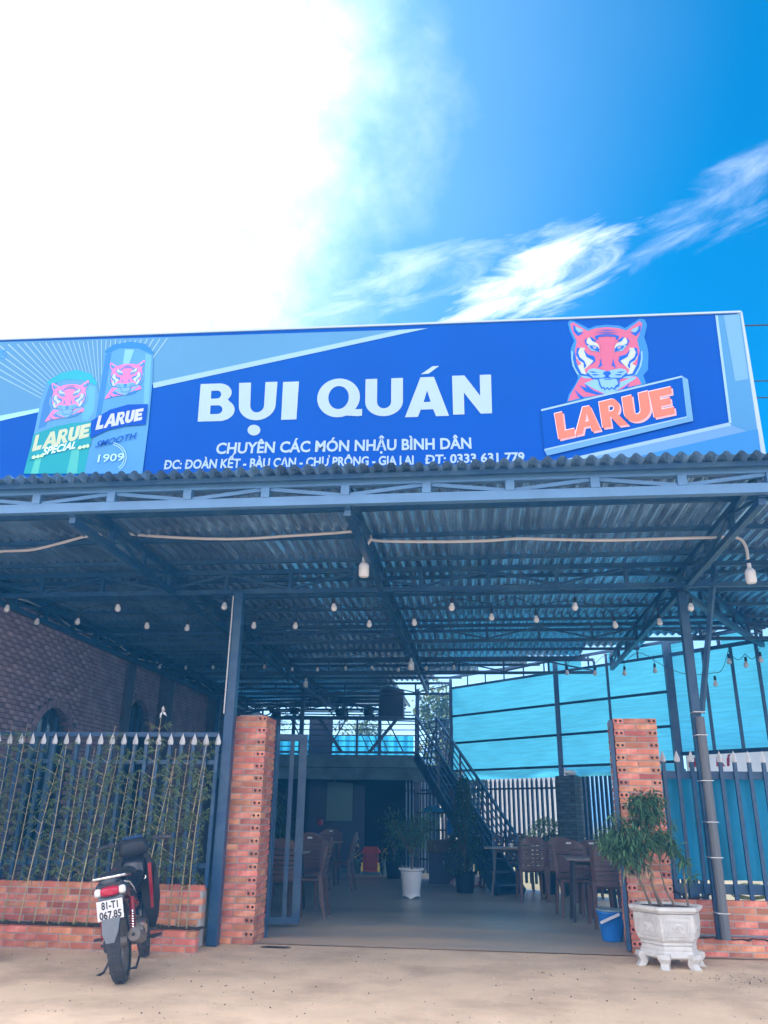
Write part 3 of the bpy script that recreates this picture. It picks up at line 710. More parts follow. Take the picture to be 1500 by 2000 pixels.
# title in heavy block letters: built loops, unit height 100, drawn left to right
def arc(cx, cy, rx, ry, a0, a1, n=16): return [(cx + rx * math.cos(R(a0 + (a1 - a0) * i / n)), cy + ry * math.sin(R(a0 + (a1 - a0) * i / n))) for i in range(n + 1)]
def gB(x): return [[(x, 0), (x, 100)] + [(x + 42, 100)] + arc(x + 42, 75, 28, 25, 80, -45, 10) + arc(x + 46, 29, 31, 29, 50, -90, 12)[0:] + [(x, 0)][:0],
                   [(x + 25, 60), (x + 25, 81)] + arc(x + 38, 70.5, 9, 10.5, 90, -90, 8), [(x + 25, 19), (x + 25, 42)] + arc(x + 41, 30.5, 10, 11.5, 90, -90, 8)]
def gU(x, w_=80): return [[(x, 100), (x, 38)] + arc(x + w_ / 2, 38, w_ / 2, 39, 180, 360, 20) + [(x + w_, 100), (x + w_ - 25, 100), (x + w_ - 25, 38)] + arc(x + w_ / 2, 38, w_ / 2 - 25, 18, 0, -180, 14) + [(x + 25, 100)]]
def gI(x): return [[(x, 0), (x + 27, 0), (x + 27, 100), (x, 100)]]
def gQ(x): return [arc(x + 50, 50, 50, 52, 0, 360, 36)[:-1], arc(x + 50, 51, 24, 31, 0, 360, 28)[:-1]], [[(x + 50, 4), (x + 96, -1), (x + 106, 0), (x + 106, 18), (x + 78, 18), (x + 60, 22)]]
def gA(x, w_=92): return [[(x, 0), (x + 32, 100), (x + 62, 100), (x + w_, 0), (x + w_ - 27, 0), (x + w_ - 33, 18), (x + 33, 18), (x + 27, 0)], [(x + 39, 37), (x + 54, 37), (x + 46.5, 66)]]
def gN(x, w_=86): return [[(x, 0), (x, 100), (x + 27, 100), (x + w_ - 25, 46), (x + w_ - 25, 100), (x + w_, 100), (x + w_, 0), (x + w_ - 25, 0), (x + 25, 56), (x + 25, 0)]]
def glyphs_to(fnquads, col, k, name):
    for loops, quad, (x0, x1) in fnquads:
        vs, fs = loops_mesh2d(loops); make_flat(warp(vs, quad, x0, x1, 0, 100, S(k)), fs, ink(col), name, sign)
TW = WHITEP
def tq(xl, xr2, yl=None):
    """title baseline and cap line as drawn on the print"""
    base = lambda x: 823 - (x - 385) * .0285; capl = lambda x: 749.5 - (x - 385) * .0300
    sh = -4 if False else 0
    return [(xl, base(xl)), (xr2, base(xr2)), (xr2 - 0, capl(xr2)), (xl + 4, capl(xl))]
Qm, Qt = gQ(0)
glyphs_to([(gB(0), [(386, 823.5), (458, 821.5), (459, 748), (392, 750)], (0, 77)), (gU(0), [(466, 821), (536, 819), (542, 745.5), (467, 748)], (0, 80)),
           (gI(0), [(549, 820), (579, 819), (584, 745), (553, 746)], (0, 27)),
           (Qm, [(619, 815), (702, 812), (704, 739.5), (620, 742)], (0, 100)), 
           (gU(0), [(713, 813), (787, 811), (787, 738), (714, 740.5)], (0, 80)), (gA(0), [(791, 815), (877, 812), (874, 735), (793, 738)], (0, 92)),
           (gN(0), [(885, 810), (961, 807), (959, 731.5), (883, 734)], (0, 86)),
           ([[(0, 0), (50, 0), (100, 100), (45, 100)]], [(822, 731), (852, 729), (858, 714.5), (834, 716)], (0, 100))], TW, 2, 'title_letter')
glyphs_to([(Qt, [(619, 815), (702, 812), (704, 739.5), (620, 742)], (0, 100))], TW, 2.4, 'title_letter')
spoly([(496 + 14 * math.cos(R(a)) * .9, 840 + 10.5 * math.sin(R(a))) for a in range(0, 360, 20)], TW, 2, 'title_dot')
stext('CHUYÊN CÁC MÓN NHẬU BÌNH DÂN', [(421, 886), (921, 875.5), (920, 855), (424, 865.5)], WHITEP, 2, .028)
stext('ĐC: ĐOÀN KẾT - BÀU CẠN - CHƯ PRÔNG - GIA LAI', [(320, 916), (808, 906.5), (808, 890), (323, 899)], WHITEP, 2, .03)
stext('ĐT: 0333 631 779', [(831, 905.5), (1025, 900), (1024, 883.5), (832, 889)], WHITEP, 2, .03)
# ------------------------------------------------------------------ tiger emblem (drawn once in its own frame, reused on the cans)
PINK = (.52, .12, .20); STR = (.015, .10, .50); ICE = (.20, .40, .56); CRM = (.44, .50, .42)
AX = 565.0
def mir(pts): return [(2 * AX - x, y) for x, y in pts][::-1]
def tiger(fn, k, pink, stripe, ice, crm, outline, clip_shoulder=True):
    def P(pts, col, dk=0):
        vs, fs = loops_mesh2d([pts]); make_flat([fn(k + dk)(*v) for v in vs], fs, ink(col), 'emblem_shape', sign)
    def P2(pts, col, dk=0): P(pts, col, dk); P(mir(pts), col, dk)
    # outline of head
    head = [(155, 110), (175, 88), (215, 90), (300, 130), (370, 172), (450, 140), (565, 132)]
    headL = head + [(565, 680), (420, 690), (330, 680), (250, 640), (205, 560), (192, 480), (182, 420), (190, 370), (225, 300), (180, 200)]
    if outline:
        P([(145, 940), (165, 860), (230, 760), (262, 690), (250, 640), (205, 560), (192, 480), (182, 420), (190, 370), (222, 300), (175, 200), (155, 110), (175, 84), (215, 90), (300, 130), (375, 170), (450, 140), (565, 130), (690, 138), (755, 165), (830, 115), (905, 65), (960, 75), (985, 130), (955, 260), (985, 350), (1000, 430), (995, 600), (945, 660), (975, 745), (600, 870), (540, 870)], outline, 0)
    P([(180, 118), (215, 105), (360, 195), (450, 165), (565, 155), (680, 165), (770, 190), (905, 90), (935, 120), (915, 200), (880, 290), (905, 400), (890, 520), (850, 600), (750, 650), (565, 640), (380, 650), (290, 600), (245, 520), (230, 400), (250, 300), (200, 200)], pink, 1)
    # shoulders
    P([(160, 930), (185, 860), (265, 720), (300, 670), (430, 680), (565, 860), (300, 890)], pink, 1)
    P([(925, 750), (890, 680), (840, 660), (700, 690), (620, 830)], pink, 1)
    P([(325, 745), (430, 800), (560, 862), (590, 880), (640, 835), (870, 690), (860, 670), (680, 740), (430, 700)], ice, 2)
    P2([(275, 765), (340, 830), (460, 862), (540, 860), (430, 820), (330, 745), (350, 790)], stripe, 3)
    P([(225, 805), (262, 880), (300, 905), (325, 890), (270, 850)], stripe, 3)
    # cheeks
    P2([(195, 400), (225, 420), (235, 520), (270, 610), (320, 655), (420, 690), (330, 690), (250, 645), (205, 560), (190, 480)], ice, 2)
    P2([(245, 400), (290, 370), (330, 370), (335, 430), (420, 480), (425, 510), (375, 560), (330, 600), (350, 650), (300, 640), (260, 560), (300, 540), (245, 480)], crm, 2)
    P2([(250, 375), (285, 368), (262, 420), (280, 470), (330, 510), (350, 560), (325, 590), (320, 530), (270, 500), (240, 440)], stripe, 3)
    P2([(215, 390), (240, 470), (250, 560), (300, 640), (380, 670), (280, 660), (228, 570), (208, 480)], stripe, 3)
    P2([(320, 390), (365, 440), (435, 460), (445, 510), (385, 560), (425, 505), (350, 465)], stripe, 4)
    # muzzle
    P([(370, 600), (420, 585), (565, 612), (710, 585), (760, 600), (780, 640), (700, 690), (565, 690), (430, 690), (350, 640)], ice, 3)
    P2([(360, 630), (420, 682), (520, 685), (565, 660), (565, 690), (420, 700), (350, 655)], stripe, 4)
    P2([(375, 620), (420, 618), (465, 628), (420, 634)], stripe, 4); P2([(400, 650), (450, 645), (490, 655), (430, 662)], stripe, 4)
    P([(545, 615), (590, 615), (610, 640), (565, 680), (520, 640)], stripe, 4)
    # nose
    P([(470, 260), (660, 260), (630, 350), (630, 520), (650, 580), (620, 600), (570, 615), (515, 600), (490, 575), (510, 520), (500, 350)], pink, 4)
    P2([(500, 480), (512, 545), (495, 570), (470, 580), (488, 540)], stripe, 5); P2([(495, 545), (530, 550), (505, 560)], stripe, 5)
    # brows and eyes
    P2([(350, 300), (370, 265), (400, 265), (410, 300), (470, 330), (492, 380), (400, 345), (355, 330)], crm, 4)
    P2([(395, 255), (445, 290), (450, 310), (410, 300), (385, 260)], stripe, 5)
    P2([(440, 245), (480, 235), (565, 238), (565, 250), (480, 256), (462, 290), (445, 275)], stripe, 5)
    P2([(330, 300), (352, 262), (350, 320), (380, 340), (350, 345)], stripe, 5)
    P2([(355, 345), (400, 342), (470, 360), (492, 415), (400, 400)], ice, 4)
    P2([(385, 350), (440, 345), (478, 372), (486, 415), (425, 392), (395, 375)], stripe, 5)
    P2([(412, 355), (445, 352), (460, 375), (430, 388)], ice, 6); P2([(425, 360), (443, 360), (443, 376), (428, 376)], pink, 7)
    # forehead
    for y_, hw in ((182, 110), (205, 135), (222, 110)):
        P([(AX - hw, y_ + 4), (AX, y_), (AX + hw, y_ + 4), (AX, y_ + 10)], stripe, 5)
    # ears
    P2([(212, 130), (240, 150), (262, 210), (325, 210), (262, 250), (215, 200)], stripe, 2)
    P2([(232, 148), (300, 175), (318, 195), (270, 210), (240, 180)], ice, 3)
    # beard
    P([(470, 690), (660, 690), (690, 770), (640, 830), (588, 880), (540, 830), (500, 770)], ice, 4)
    P([(470, 690), (480, 690), (500, 755), (515, 785), (535, 775), (545, 800), (570, 780), (590, 800), (610, 780), (640, 795), (655, 765), (680, 755), (690, 690), (700, 690), (695, 770), (660, 790), (648, 812), (612, 795), (590, 818), (568, 797), (540, 818), (530, 795), (508, 800), (485, 760)], stripe, 5)
    P([(535, 697), (620, 697), (615, 705), (540, 705)], stripe, 5)
def tig_main(k): 
    f_ = S(k * .5 + 1); return lambda x, y: f_(1080 + x / 5.357, 610 + y / 5.357)
tiger(lambda k: tig_main(k), 1, PINK, STR, ICE, CRM, (.04, .20, .48))
# LARUE plate
f_ = None
def zz(pts): return [(1080 + x / 5.357, 610 + y / 5.357) for x, y in pts]
spoly(zz([(-125, 1020), (1350, 665), (1405, 1095), (-90, 1440)]), BLUE, 7)
spoly(zz([(-125, 1015), (1350, 662), (1353, 680), (-122, 1034)]), PALE, 8)
spoly(zz([(1350, 665), (1412, 700), (1468, 1135), (1400, 1095)]), (.13, .30, .46), 8)
spoly(zz([(-90, 1430), (1400, 1088), (1405, 1100), (-90, 1446)]), PALE, 8.5)
spoly(zz([(-90, 1446), (1405, 1100), (1468, 1135), (-60, 1500)]), (.12, .28, .48), 8)
def gL(x): return [[(0, 0), (0, 100), (38, 100), (38, 28), (92, 28), (88, 0)]]
def gA2(): return [[(0, 0), (42, 100), (74, 100), (112, 0), (76, 0), (68, 24), (42, 24), (34, 0)], [(49, 44), (64, 44), (57, 72)]]
def gR(): return [[(0, 0), (0, 100), (55, 100)] + arc(55, 70, 30, 30, 80, -60, 9) + [(104, 0), (66, 0), (40, 38), (36, 38), (36, 0)], [(36, 58), (36, 80)] + arc(50, 69, 10, 11, 90, -90, 6)]
def gU2(): return [[(0, 100), (0, 38)] + arc(44, 38, 44, 39, 180, 360, 16) + [(88, 100), (55, 100), (55, 38)] + arc(44, 38, 11, 12, 0, -180, 8) + [(33, 100)]]
def gE(): return [[(0, 0), (0, 100), (80, 100), (80, 74), (35, 74), (35, 62), (72, 62), (72, 38), (35, 38), (35, 26), (82, 26), (82, 0)]]
LR = [(gL(0), [(60, 1330), (235, 1290), (215, 1010), (15, 1060)], (0, 92)), (gA2(), [(230, 1290), (500, 1230), (470, 960), (215, 1010)], (0, 112)), (gR(), [(520, 1210), (790, 1175), (720, 880), (480, 940)], (0, 104)),
      (gU2(), [(760, 1165), (1030, 1110), (995, 820), (720, 890)], (0, 88)), (gE(), [(1060, 1105), (1275, 1060), (1240, 775), (1000, 830)], (0, 82))]
ORG = (.72, .17, .10); ORGE = (.62, .36, .36)
for loops, quad, (x0, x1) in LR:
    vs, fs = loops_mesh2d(loops)
    qd = zz(quad); make_flat(warp(vs, [(x + 3.5, y + 3.5) for x, y in qd], x0, x1, 0, 100, S(9)), fs, ink(ORGE), 'logo_letter_edge', sign)
    make_flat(warp(vs, [(x - 1.2, y - 1.0) for x, y in qd], x0, x1, 0, 100, S(9.5)), fs, ink((.74, .66, .70)), 'logo_letter_rim', sign)
    cx = sum(p[0] for p in qd) / 4; cy = sum(p[1] for p in qd) / 4
    make_flat(warp(vs, qd, x0, x1, 0, 100, S(10)), fs, ink(ORG), 'logo_letter', sign)
# cans (printed on the panel)
def can(outline, k, body, dark, light, lid, lidpts, hl):
    spoly(outline, body, k, 'can_print'); spoly(lidpts, lid, k + .8, 'can_print')
    for pts, c in hl: spoly(pts, c, k + .5, 'can_print')
can([(46, 925), (62, 868), (80, 780), (92, 745), (120, 728), (150, 722), (178, 730), (190, 748), (192, 780), (182, 850), (168, 925)], 3, (.09, .27, .50), None, None, (.03, .34, .42),
    [(92, 745), (120, 728), (150, 722), (178, 730), (190, 748), (188, 753), (160, 742), (128, 741), (95, 752)],
    [([(84, 790), (97, 752), (112, 747), (98, 800), (90, 832), (75, 838)], (.05, .18, .42)), ([(165, 748), (186, 756), (184, 800), (172, 822), (160, 820)], (.10, .34, .58))])
spoly([(46, 925), (60, 872), (66, 848), (110, 832), (182, 822), (186, 826), (178, 925)], (.02, .30, .32), 4.2, 'can_print')
spoly([(60, 925), (74, 880), (84, 878), (74, 925)], (.09, .46, .36), 4.4, 'can_print'); spoly([(130, 925), (142, 870), (156, 868), (150, 925)], (.08, .42, .36), 4.4, 'can_print')
can([(165, 925), (180, 850), (200, 720), (205, 685), (222, 673), (255, 667), (285, 672), (299, 688), (298, 740), (290, 830), (278, 925)], 5, (.08, .26, .50), None, None, (.03, .18, .42),
    [(205, 685), (222, 673), (255, 667), (285, 672), (299, 688), (297, 692), (270, 680), (232, 680), (208, 692)],
    [([(206, 694), (218, 688), (206, 760), (192, 840), (183, 840)], (.04, .18, .42)), ([(244, 682), (262, 683), (252, 712), (240, 712)], (.18, .42, .62)), ([(284, 690), (296, 694), (290, 800), (280, 800)], (.12, .34, .58))])
def tig_can(x0, y0, sx, sy, sk, kk):
    def F(k):
        f2 = S(kk + k * .22); return lambda x, y: f2(x0 + (x - 565) * sx + (y - 500) * sk, y0 + (y - 500) * sy + (x - 565) * -.006)
    return F
tiger(tig_can(133, 782, .098, .092, -.014, 5), 1, (.60, .20, .38), (.06, .22, .50), (.16, .34, .50), (.40, .48, .44), None)
tiger(tig_can(246, 740, .092, .086, -.010, 7), 1, (.60, .17, .36), (.03, .20, .55), (.16, .34, .52), (.40, .48, .46), None)
spoly([(64, 852), (100, 836), (140, 826), (186, 823), (176, 870), (130, 876), (90, 886), (56, 900)], (.02, .27, .30), 8, 'can_print')
spoly([(178, 822), (215, 800), (250, 790), (289, 789), (284, 829), (245, 832), (210, 840), (176, 856)], (.004, .06, .36), 10, 'can_print')
def small_larue(q4, col, k):
    xs = [0, .17, .42, .62, .82]; ws = [.16, .26, .21, .19, .18]
    bl, br, tr2, tl2 = q4
    for g_, x_, w_ in zip((gL(0), gA2(), gR(), gU2(), gE()), xs, ws):
        wd = {0: 92}.get(0)
        vs, fs = loops_mesh2d(g_); xx0, xx1 = bbox2(vs)
        lerp = lambda a, c, t_: (a[0] + (c[0] - a[0]) * t_, a[1] + (c[1] - a[1]) * t_)
        make_flat(warp(vs, [lerp(bl, br, x_), lerp(bl, br, x_ + w_), lerp(tl2, tr2, x_ + w_), lerp(tl2, tr2, x_)], xx0, xx1, 0, 100, S(k)), fs, ink(col), 'can_letter', sign)
small_larue([(62, 882), (173, 853), (178, 826), (70, 850)], (.46, .52, .34), 8.6)
small_larue([(186, 840), (277, 820), (281, 797), (193, 812)], (.44, .48, .56), 10.6)
stext('SPECIAL', [(82, 889), (147, 875), (150, 862), (85, 875)], (.62, .80, .80), 8.6, .03, .2)
stext('SMOOTH', [(185, 874), (266, 856), (267, 844), (190, 862)], (.004, .07, .36), 10.6, .012, .2)
stext('1909', [(190, 903), (241, 899), (243, 885), (193, 888)], (.40, .66, .86), 10.6, .01)
for x_, s_ in ((62, 1), (70, 1), (78, 1), (152, -1), (160, -1), (167, -1)):
    yb = 893 - (x_ - 60) * .21; spoly([(x_, yb), (x_ + 5, yb - 4), (x_ + 8, yb), (x_ + 5, yb + 4), (x_, yb + 3)], (.50, .74, .40), 8.6, 'can_print')
for r_ in (27, 31):
    ring = [(216 + r_ * math.cos(R(a)), 893 + r_ * .95 * math.sin(R(a))) for a in range(-80, 60, 8)]; ring2 = [(216 + (r_ - 1.2) * math.cos(R(a)), 893 + (r_ - 1.2) * .95 * math.sin(R(a))) for a in range(-80, 60, 8)][::-1]
    spoly(ring + ring2, (.40, .66, .86), 10.6, 'can_print')
# banner letters on the cloth
for ch, xl, xr2 in (('H', 1345, 1360), ('I', 1375, 1381), ('R', 1399, 1417), ('Í', 1419, 1428)):
    vs, fs = text_mesh2d(ch, .06); x0, x1 = bbox2(vs); yb = 1497.5 - (xl - 1340) * .03; yt = yb - 16
    fnb = lambda px, py: atP(px, py, (BPp[0], BPp[1] - .012), BPa)
    make_flat(warp(vs, [(xl, yb), (xr2, yb - .5), (xr2, yt - .5), (xl, yt)], x0, x1, 0, CAPH, fnb), fs, M['red'], 'banner_letter', ban)

# ------------------------------------------------------------------ left brick building wall
WX = -6.35
bw = thing('brick_building', 'dark brick building wall with arched window along the left of the canopy', 'building')
def arch_in(y, z, cy, w_, spring, base):
    if abs(y - cy) > w_ / 2: return False
    if z < base: return False
    if z <= spring: return True
    return math.hypot(y - cy, z - spring) < w_ / 2
ARCH = [(11.85, 1.15, 2.20, .9), (15.25, 1.15, 2.75, .9)]
core = MB()
def wall_core(b, y0, y1, z0, z1, x, arches, thick=.2):
    """fill as columns so the arches stay open"""
    n = int((y1 - y0) / .05)
    for i in range(n):
        a = y0 + (y1 - y0) * i / n; c = y0 + (y1 - y0) * (i + 1) / n; m = (a + c) / 2; segs = [(z0, z1)]
        for cy, w_, sp, bs in arches:
            if abs(m - cy) < w_ / 2:
                top = sp + math.sqrt(max(0, (w_ / 2) ** 2 - (m - cy) ** 2)); segs = [(z0, bs), (top, z1)]
        for s0, s1 in segs: b.box(x - thick, x, a, c, s0, s1, 0, ('ym', 'yp') if len(segs) == 1 else ())
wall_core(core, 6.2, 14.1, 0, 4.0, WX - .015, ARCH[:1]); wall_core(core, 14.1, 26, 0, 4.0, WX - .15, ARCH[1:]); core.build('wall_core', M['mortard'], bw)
cand = []
for k in range(60):
    y = 6.2 - (BL / 2 if k % 2 else 0)
    while y < 14.05:
        z = k * (BH + JT) + BH / 2; yc = y + BL / 2
        if not any(arch_in(yc, z, cy, w_ + .22, sp, bs - .1) for cy, w_, sp, bs in ARCH[:1]) and y > 6.1: cand.append((yc, z))
        y += BL + JT
vis = sorted([c for c in cand if c[1] > 2.3 and c[0] > 9.9], key=lambda c: c[0] - .15 * c[1])[:250]
vset = set(vis); BD_ = [MB() for _ in range(3)]; bdm = []
for _ in range(3):
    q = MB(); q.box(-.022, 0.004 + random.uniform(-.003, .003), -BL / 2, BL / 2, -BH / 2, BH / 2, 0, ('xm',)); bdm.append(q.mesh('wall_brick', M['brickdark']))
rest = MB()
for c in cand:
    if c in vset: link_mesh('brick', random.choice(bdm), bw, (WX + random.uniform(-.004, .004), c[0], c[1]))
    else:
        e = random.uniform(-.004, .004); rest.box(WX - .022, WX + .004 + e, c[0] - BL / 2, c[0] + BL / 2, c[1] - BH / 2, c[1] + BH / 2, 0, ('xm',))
for k in range(60):
    y = 14.2 - (BL / 2 if k % 2 else 0)
    while y < 19.4:
        z = k * (BH + JT) + BH / 2; yc = y + BL / 2
        if not any(arch_in(yc, z, cy, w_ + .2, sp, bs - .1) for cy, w_, sp, bs in ARCH[1:]):
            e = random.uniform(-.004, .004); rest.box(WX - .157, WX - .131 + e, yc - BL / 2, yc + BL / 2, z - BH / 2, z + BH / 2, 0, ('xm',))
        y += BL + JT
rest.build('brick_courses', M['brickdark'], bw, kind='stuff')
for y_ in (14.1, 16.1, 19.2):
    q = MB(); q.box(WX - .2, WX + .06, y_, y_ + .32, 0, 4.02); q.build('pilaster', M['dark'] if y_ > 20 else M['mortard'], bw)
for (cy, w_, sp, bs), x in zip(ARCH, (WX, WX - .135)):
    n = 15
    for i in range(n):
        a0 = math.pi * (i + .06) / n; a1 = math.pi * (i + .94) / n; r0 = w_ / 2; r1 = r0 + .11
        q = MB(); ps = [(cy + r * math.cos(a), sp + r * math.sin(a)) for r, a in ((r0, a0), (r1, a0), (r1, a1), (r0, a1))]
        q.add([(x - .1, y, z) for y, z in ps] + [(x + .012, y, z) for y, z in ps], [(0, 1, 2, 3), (4, 7, 6, 5), (0, 4, 5, 1), (1, 5, 6, 2), (2, 6, 7, 3), (3, 7, 4, 0)])
        q.build('arch_brick', M['brickdark'], bw)
    q = MB(); q.box(x - .19, x - .16, cy - w_ / 2, cy + w_ / 2, bs, sp + w_ / 2); wdw = q.build('window', mat('dark_glass', (.03, .05, .06), .08, 0), bw)
    for yy in (cy - w_ / 4, cy, cy + w_ / 4):
        q = MB(); q.box(x - .16, x - .12, yy - .012, yy + .012, bs, sp + w_ / 2 - .12); q.build('bar', M['steel'], wdw)
q = MB(); q.box(WX - .22, WX + .03, 6.2, 19.5, 4.0, 4.03); q.build('coping', M['mortard'], bw)
q = MB(); pts = [Vector((WX + .03, 9.0 + i * .5, 4.06 - .05 * math.sin(i * 1.3) - (0 if i < 10 else .02))) for i in range(21)]; q.tube(pts, .014, 5)
q.build('wall_cable', M['cable'], None, label='white cable running along the top of the left brick wall', category='cable')
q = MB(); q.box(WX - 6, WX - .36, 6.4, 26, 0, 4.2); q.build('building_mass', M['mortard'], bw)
# ------------------------------------------------------------------ gates
gt = thing('gate_leaf', 'open slate steel gate leaf with wide vertical bars beside the left pillar', 'gate', (-3.22, 10.72, 0))
def gate_leaf(t, L_, ang, z0=.05, z1=2.30, nb=2):
    d = Vector((math.cos(R(ang)), math.sin(R(ang)), 0)); up = Vector((0, 0, 1))
    def bar(name, s0, z0_, s1, z1_, w_): q = MB(); q.bar(d * s0 + up * z0_, d * s1 + up * z1_, .04, w_, up if abs(z0_ - z1_) < .01 else d); return q.build(name, M['steel'], t)
    q = MB()
    for nm, s_, w_ in [('stile', .035, .07), ('stile', L_ - .05, .10)] + [('bar', L_ * (i + 1) / (nb + 1), .055) for i in range(nb)]:
        b_ = MB(); b_.bar(d * s_ + up * (z0 + .08), d * s_ + up * (z1 - .08), w_, .04, d.cross(up)); b_.build(nm, M['steel'], t)
    for z_ in (z0 + .04, z1 - .04):
        b_ = MB(); b_.bar(up * z_, d * L_ + up * z_, .05, .08); b_.build('rail', M['steel'], t)
gate_leaf(gt, .97, 11, .05, 2.31, 4)
q = MB(); q.box(.74, .765, -.70, -.66, 0, 2.33); q.build('hinge_post', M['steel'], gt)
g2 = thing('gate_leaf', 'slate steel gate leaf seen edge-on against the right pillar', 'gate', (1.50, 9.74, 0))
gate_leaf(g2, 1.0, 81.5, .03, 2.38)
# ------------------------------------------------------------------ mezzanine
mz = thing('mezzanine', 'concrete mezzanine with dark ground floor room and steel railing at the back', 'mezzanine')
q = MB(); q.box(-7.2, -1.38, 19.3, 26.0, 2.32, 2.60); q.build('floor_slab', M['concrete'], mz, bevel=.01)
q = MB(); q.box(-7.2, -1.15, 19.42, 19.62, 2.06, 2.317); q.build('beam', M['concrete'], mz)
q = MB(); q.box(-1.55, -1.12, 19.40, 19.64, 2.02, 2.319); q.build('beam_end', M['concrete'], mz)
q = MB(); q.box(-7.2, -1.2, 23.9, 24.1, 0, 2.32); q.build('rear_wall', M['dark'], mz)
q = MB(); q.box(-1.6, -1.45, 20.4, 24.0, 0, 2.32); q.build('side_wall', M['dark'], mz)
q = MB(); q.box(-3.62, -2.86, 21.0, 21.1, 0, 1.98); q.build('partition', mat('dark_blue_door', (.02, .04, .09), .5), mz)
q = MB(); q.box(-4.3, -3.66, 21.2, 21.3, 0, 2.1); q.build('door', mat('navy_door', (.01, .02, .08), .4), mz)
a = at(640, 1528, 20.9); c = at(688, 1604, 20.9)
q = MB(); q.box(a.x, c.x, 20.86, 20.9, c.z, a.z); q.build('wall_board', M['board'], None, bevel=.005, label='pale green board on the dark wall under the mezzanine', category='board')
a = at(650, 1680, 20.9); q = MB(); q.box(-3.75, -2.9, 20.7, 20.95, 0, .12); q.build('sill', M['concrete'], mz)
# railing along the edge
rl = thing('mezzanine_railing', 'slate steel railing with crossed diagonals on the mezzanine edge', 'railing')
def rbar(t, p, q_, w_=.03, name='rail', m='steel', h_=None):
    b = MB(); b.bar(p, q_, w_, h_ or w_); return b.build(name, M[m], t)
Z0, Z1 = 2.66, 3.42
for i in range(7):
    z = Z0 + (Z1 - Z0) * i / 6; rbar(rl, (-7.0, 19.36, z), (-1.42, 19.36, z), .05 if i in (0, 6) else .022, 'rail')
for x in (-7.0, -5.6, -4.15, -2.85, -1.45): rbar(rl, (x, 19.36, 2.6), (x, 19.36, Z1 + .02), .045, 'post')
for x0, x1 in ((-4.45, -4.0), (-3.75, -3.2), (-3.1, -3.55), (-1.9, -2.55), (-2.15, -1.75), (-5.3, -5.9), (-5.2, -4.8)):
    rbar(rl, (x0, 19.33, Z1), (x1, 19.33, Z0), .07 if x0 in (-3.75, -1.9) else .03, 'diagonal')
for x in (-2.55, -2.40, -2.25, -2.10, -3.9, -4.05): rbar(rl, (x, 19.33, Z0), (x - .18, 19.33, Z0 + .38), .02, 'diagonal')
# inside of the upper floor: curtains, tables and hanging plants against the light
cur = MB(); vs = []; fs = []
for i in range(121):
    x = -6.9 + 4.9 * i / 120; y = 25.4 + .05 * math.sin(x * 21) + .03 * math.sin(x * 9)
    for z in (2.6, 3.1, 3.55): vs.append((x, y, z))
for i in range(120):
    for j in range(2): a = i * 3 + j; fs.append((a, a + 3, a + 4, a + 1))
cur.add(vs, fs); cur.build('tarpaulin_curtain', M['tarp2'], None, True, label='cyan tarpaulin hung low across the back of the upper floor', category='tarpaulin')
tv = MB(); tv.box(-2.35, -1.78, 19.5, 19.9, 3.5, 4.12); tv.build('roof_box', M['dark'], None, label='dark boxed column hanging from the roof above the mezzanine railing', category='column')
for k, (px, zt_, n_) in enumerate(((575, 4.0, 170), (665, 3.95, 150), (720, 3.95, 150), (540, 3.9, 150))):
    P = at(px, 1390, 20.2); t = thing('hanging_plant', ['dark trailing plant hanging above the mezzanine rail, second from the left', 'dark trailing plant left of the brightest gap above the rail', 'dark trailing plant right of the brightest gap above the rail', 'dark trailing plant hanging leftmost above the mezzanine'][k], 'plant', (P.x, 20.2, zt_), 0, 'plants hanging over the mezzanine')
    b = MB(); b.lathe([(.10, -.02), (.12, .02), (.12, .12), (.10, .12)], (0, 0, -.35), 10); b.build('pot', M['dark'], t)
    b = MB(); b.tube([(0, 0, -.25), (0, 0, .1)], .006, 4); b.build('cord', M['wire'], t)
    b = MB()
    for i in range(n_):
        a = random.uniform(0, 6.28); r_ = random.uniform(.02, .26); z = -.2 - random.random() ** 1.3 * .6 + (.1 if r_ < .15 else 0)
        b.leaf((r_ * math.cos(a), r_ * math.sin(a), z), (math.cos(a), math.sin(a), random.uniform(-1, .3)), (0, 0, 1), random.uniform(.07, .14), .03)
    b.build('leaves', M['leaf'], t)
for px0, px1, zt_, lb in ((522, 548, 4.1, 'dark panel leftmost on the upper floor'), (605, 650, 4.1, 'wide dark panel left of the brightest gap on the upper floor')):  # dark panels added to block bright gaps at the back
    a_ = at(px0, 1400, 25); c_ = at(px1, 1400, 25); b = MB(); b.box(a_.x, c_.x, 25, 25.08, 2.6, zt_); b.build('gap_blocker', M['dark'], None, label=lb, category='panel', group='dark panels added to close gaps at the back of the upper floor')
gts = thing('gable_truss', 'gabled lattice truss silhouetted against the light above the mezzanine', 'truss')
for (xa_, za_), (xb_, zb_), w_ in (((-6.3, 3.7), (-4.2, 4.15), .05), ((-4.2, 4.15), (-1.9, 3.72), .05), ((-6.3, 3.66), (-1.9, 3.66), .05), ((-5.6, 3.66), (-5.1, 3.95), .03), ((-5.1, 3.95), (-4.7, 3.66), .03), ((-4.7, 3.66), (-4.2, 4.12), .03), ((-4.2, 4.12), (-3.7, 3.66), .03), ((-3.7, 3.66), (-3.2, 3.95), .03), ((-3.2, 3.95), (-2.8, 3.66), .03), ((-2.8, 3.66), (-2.4, 3.82), .03)):
    rbar(gts, (xa_, 21.2, za_), (xb_, 21.2, zb_), w_, 'strut')
for k in range(9):
    y_ = 19.6 + .5 * k; x0_ = -6.2 + .1 * k; rbar(gts, (x0_, y_, 3.9), (x0_ + 3.9, y_ + .1, 4.05 - .03 * k), .035, 'lath')
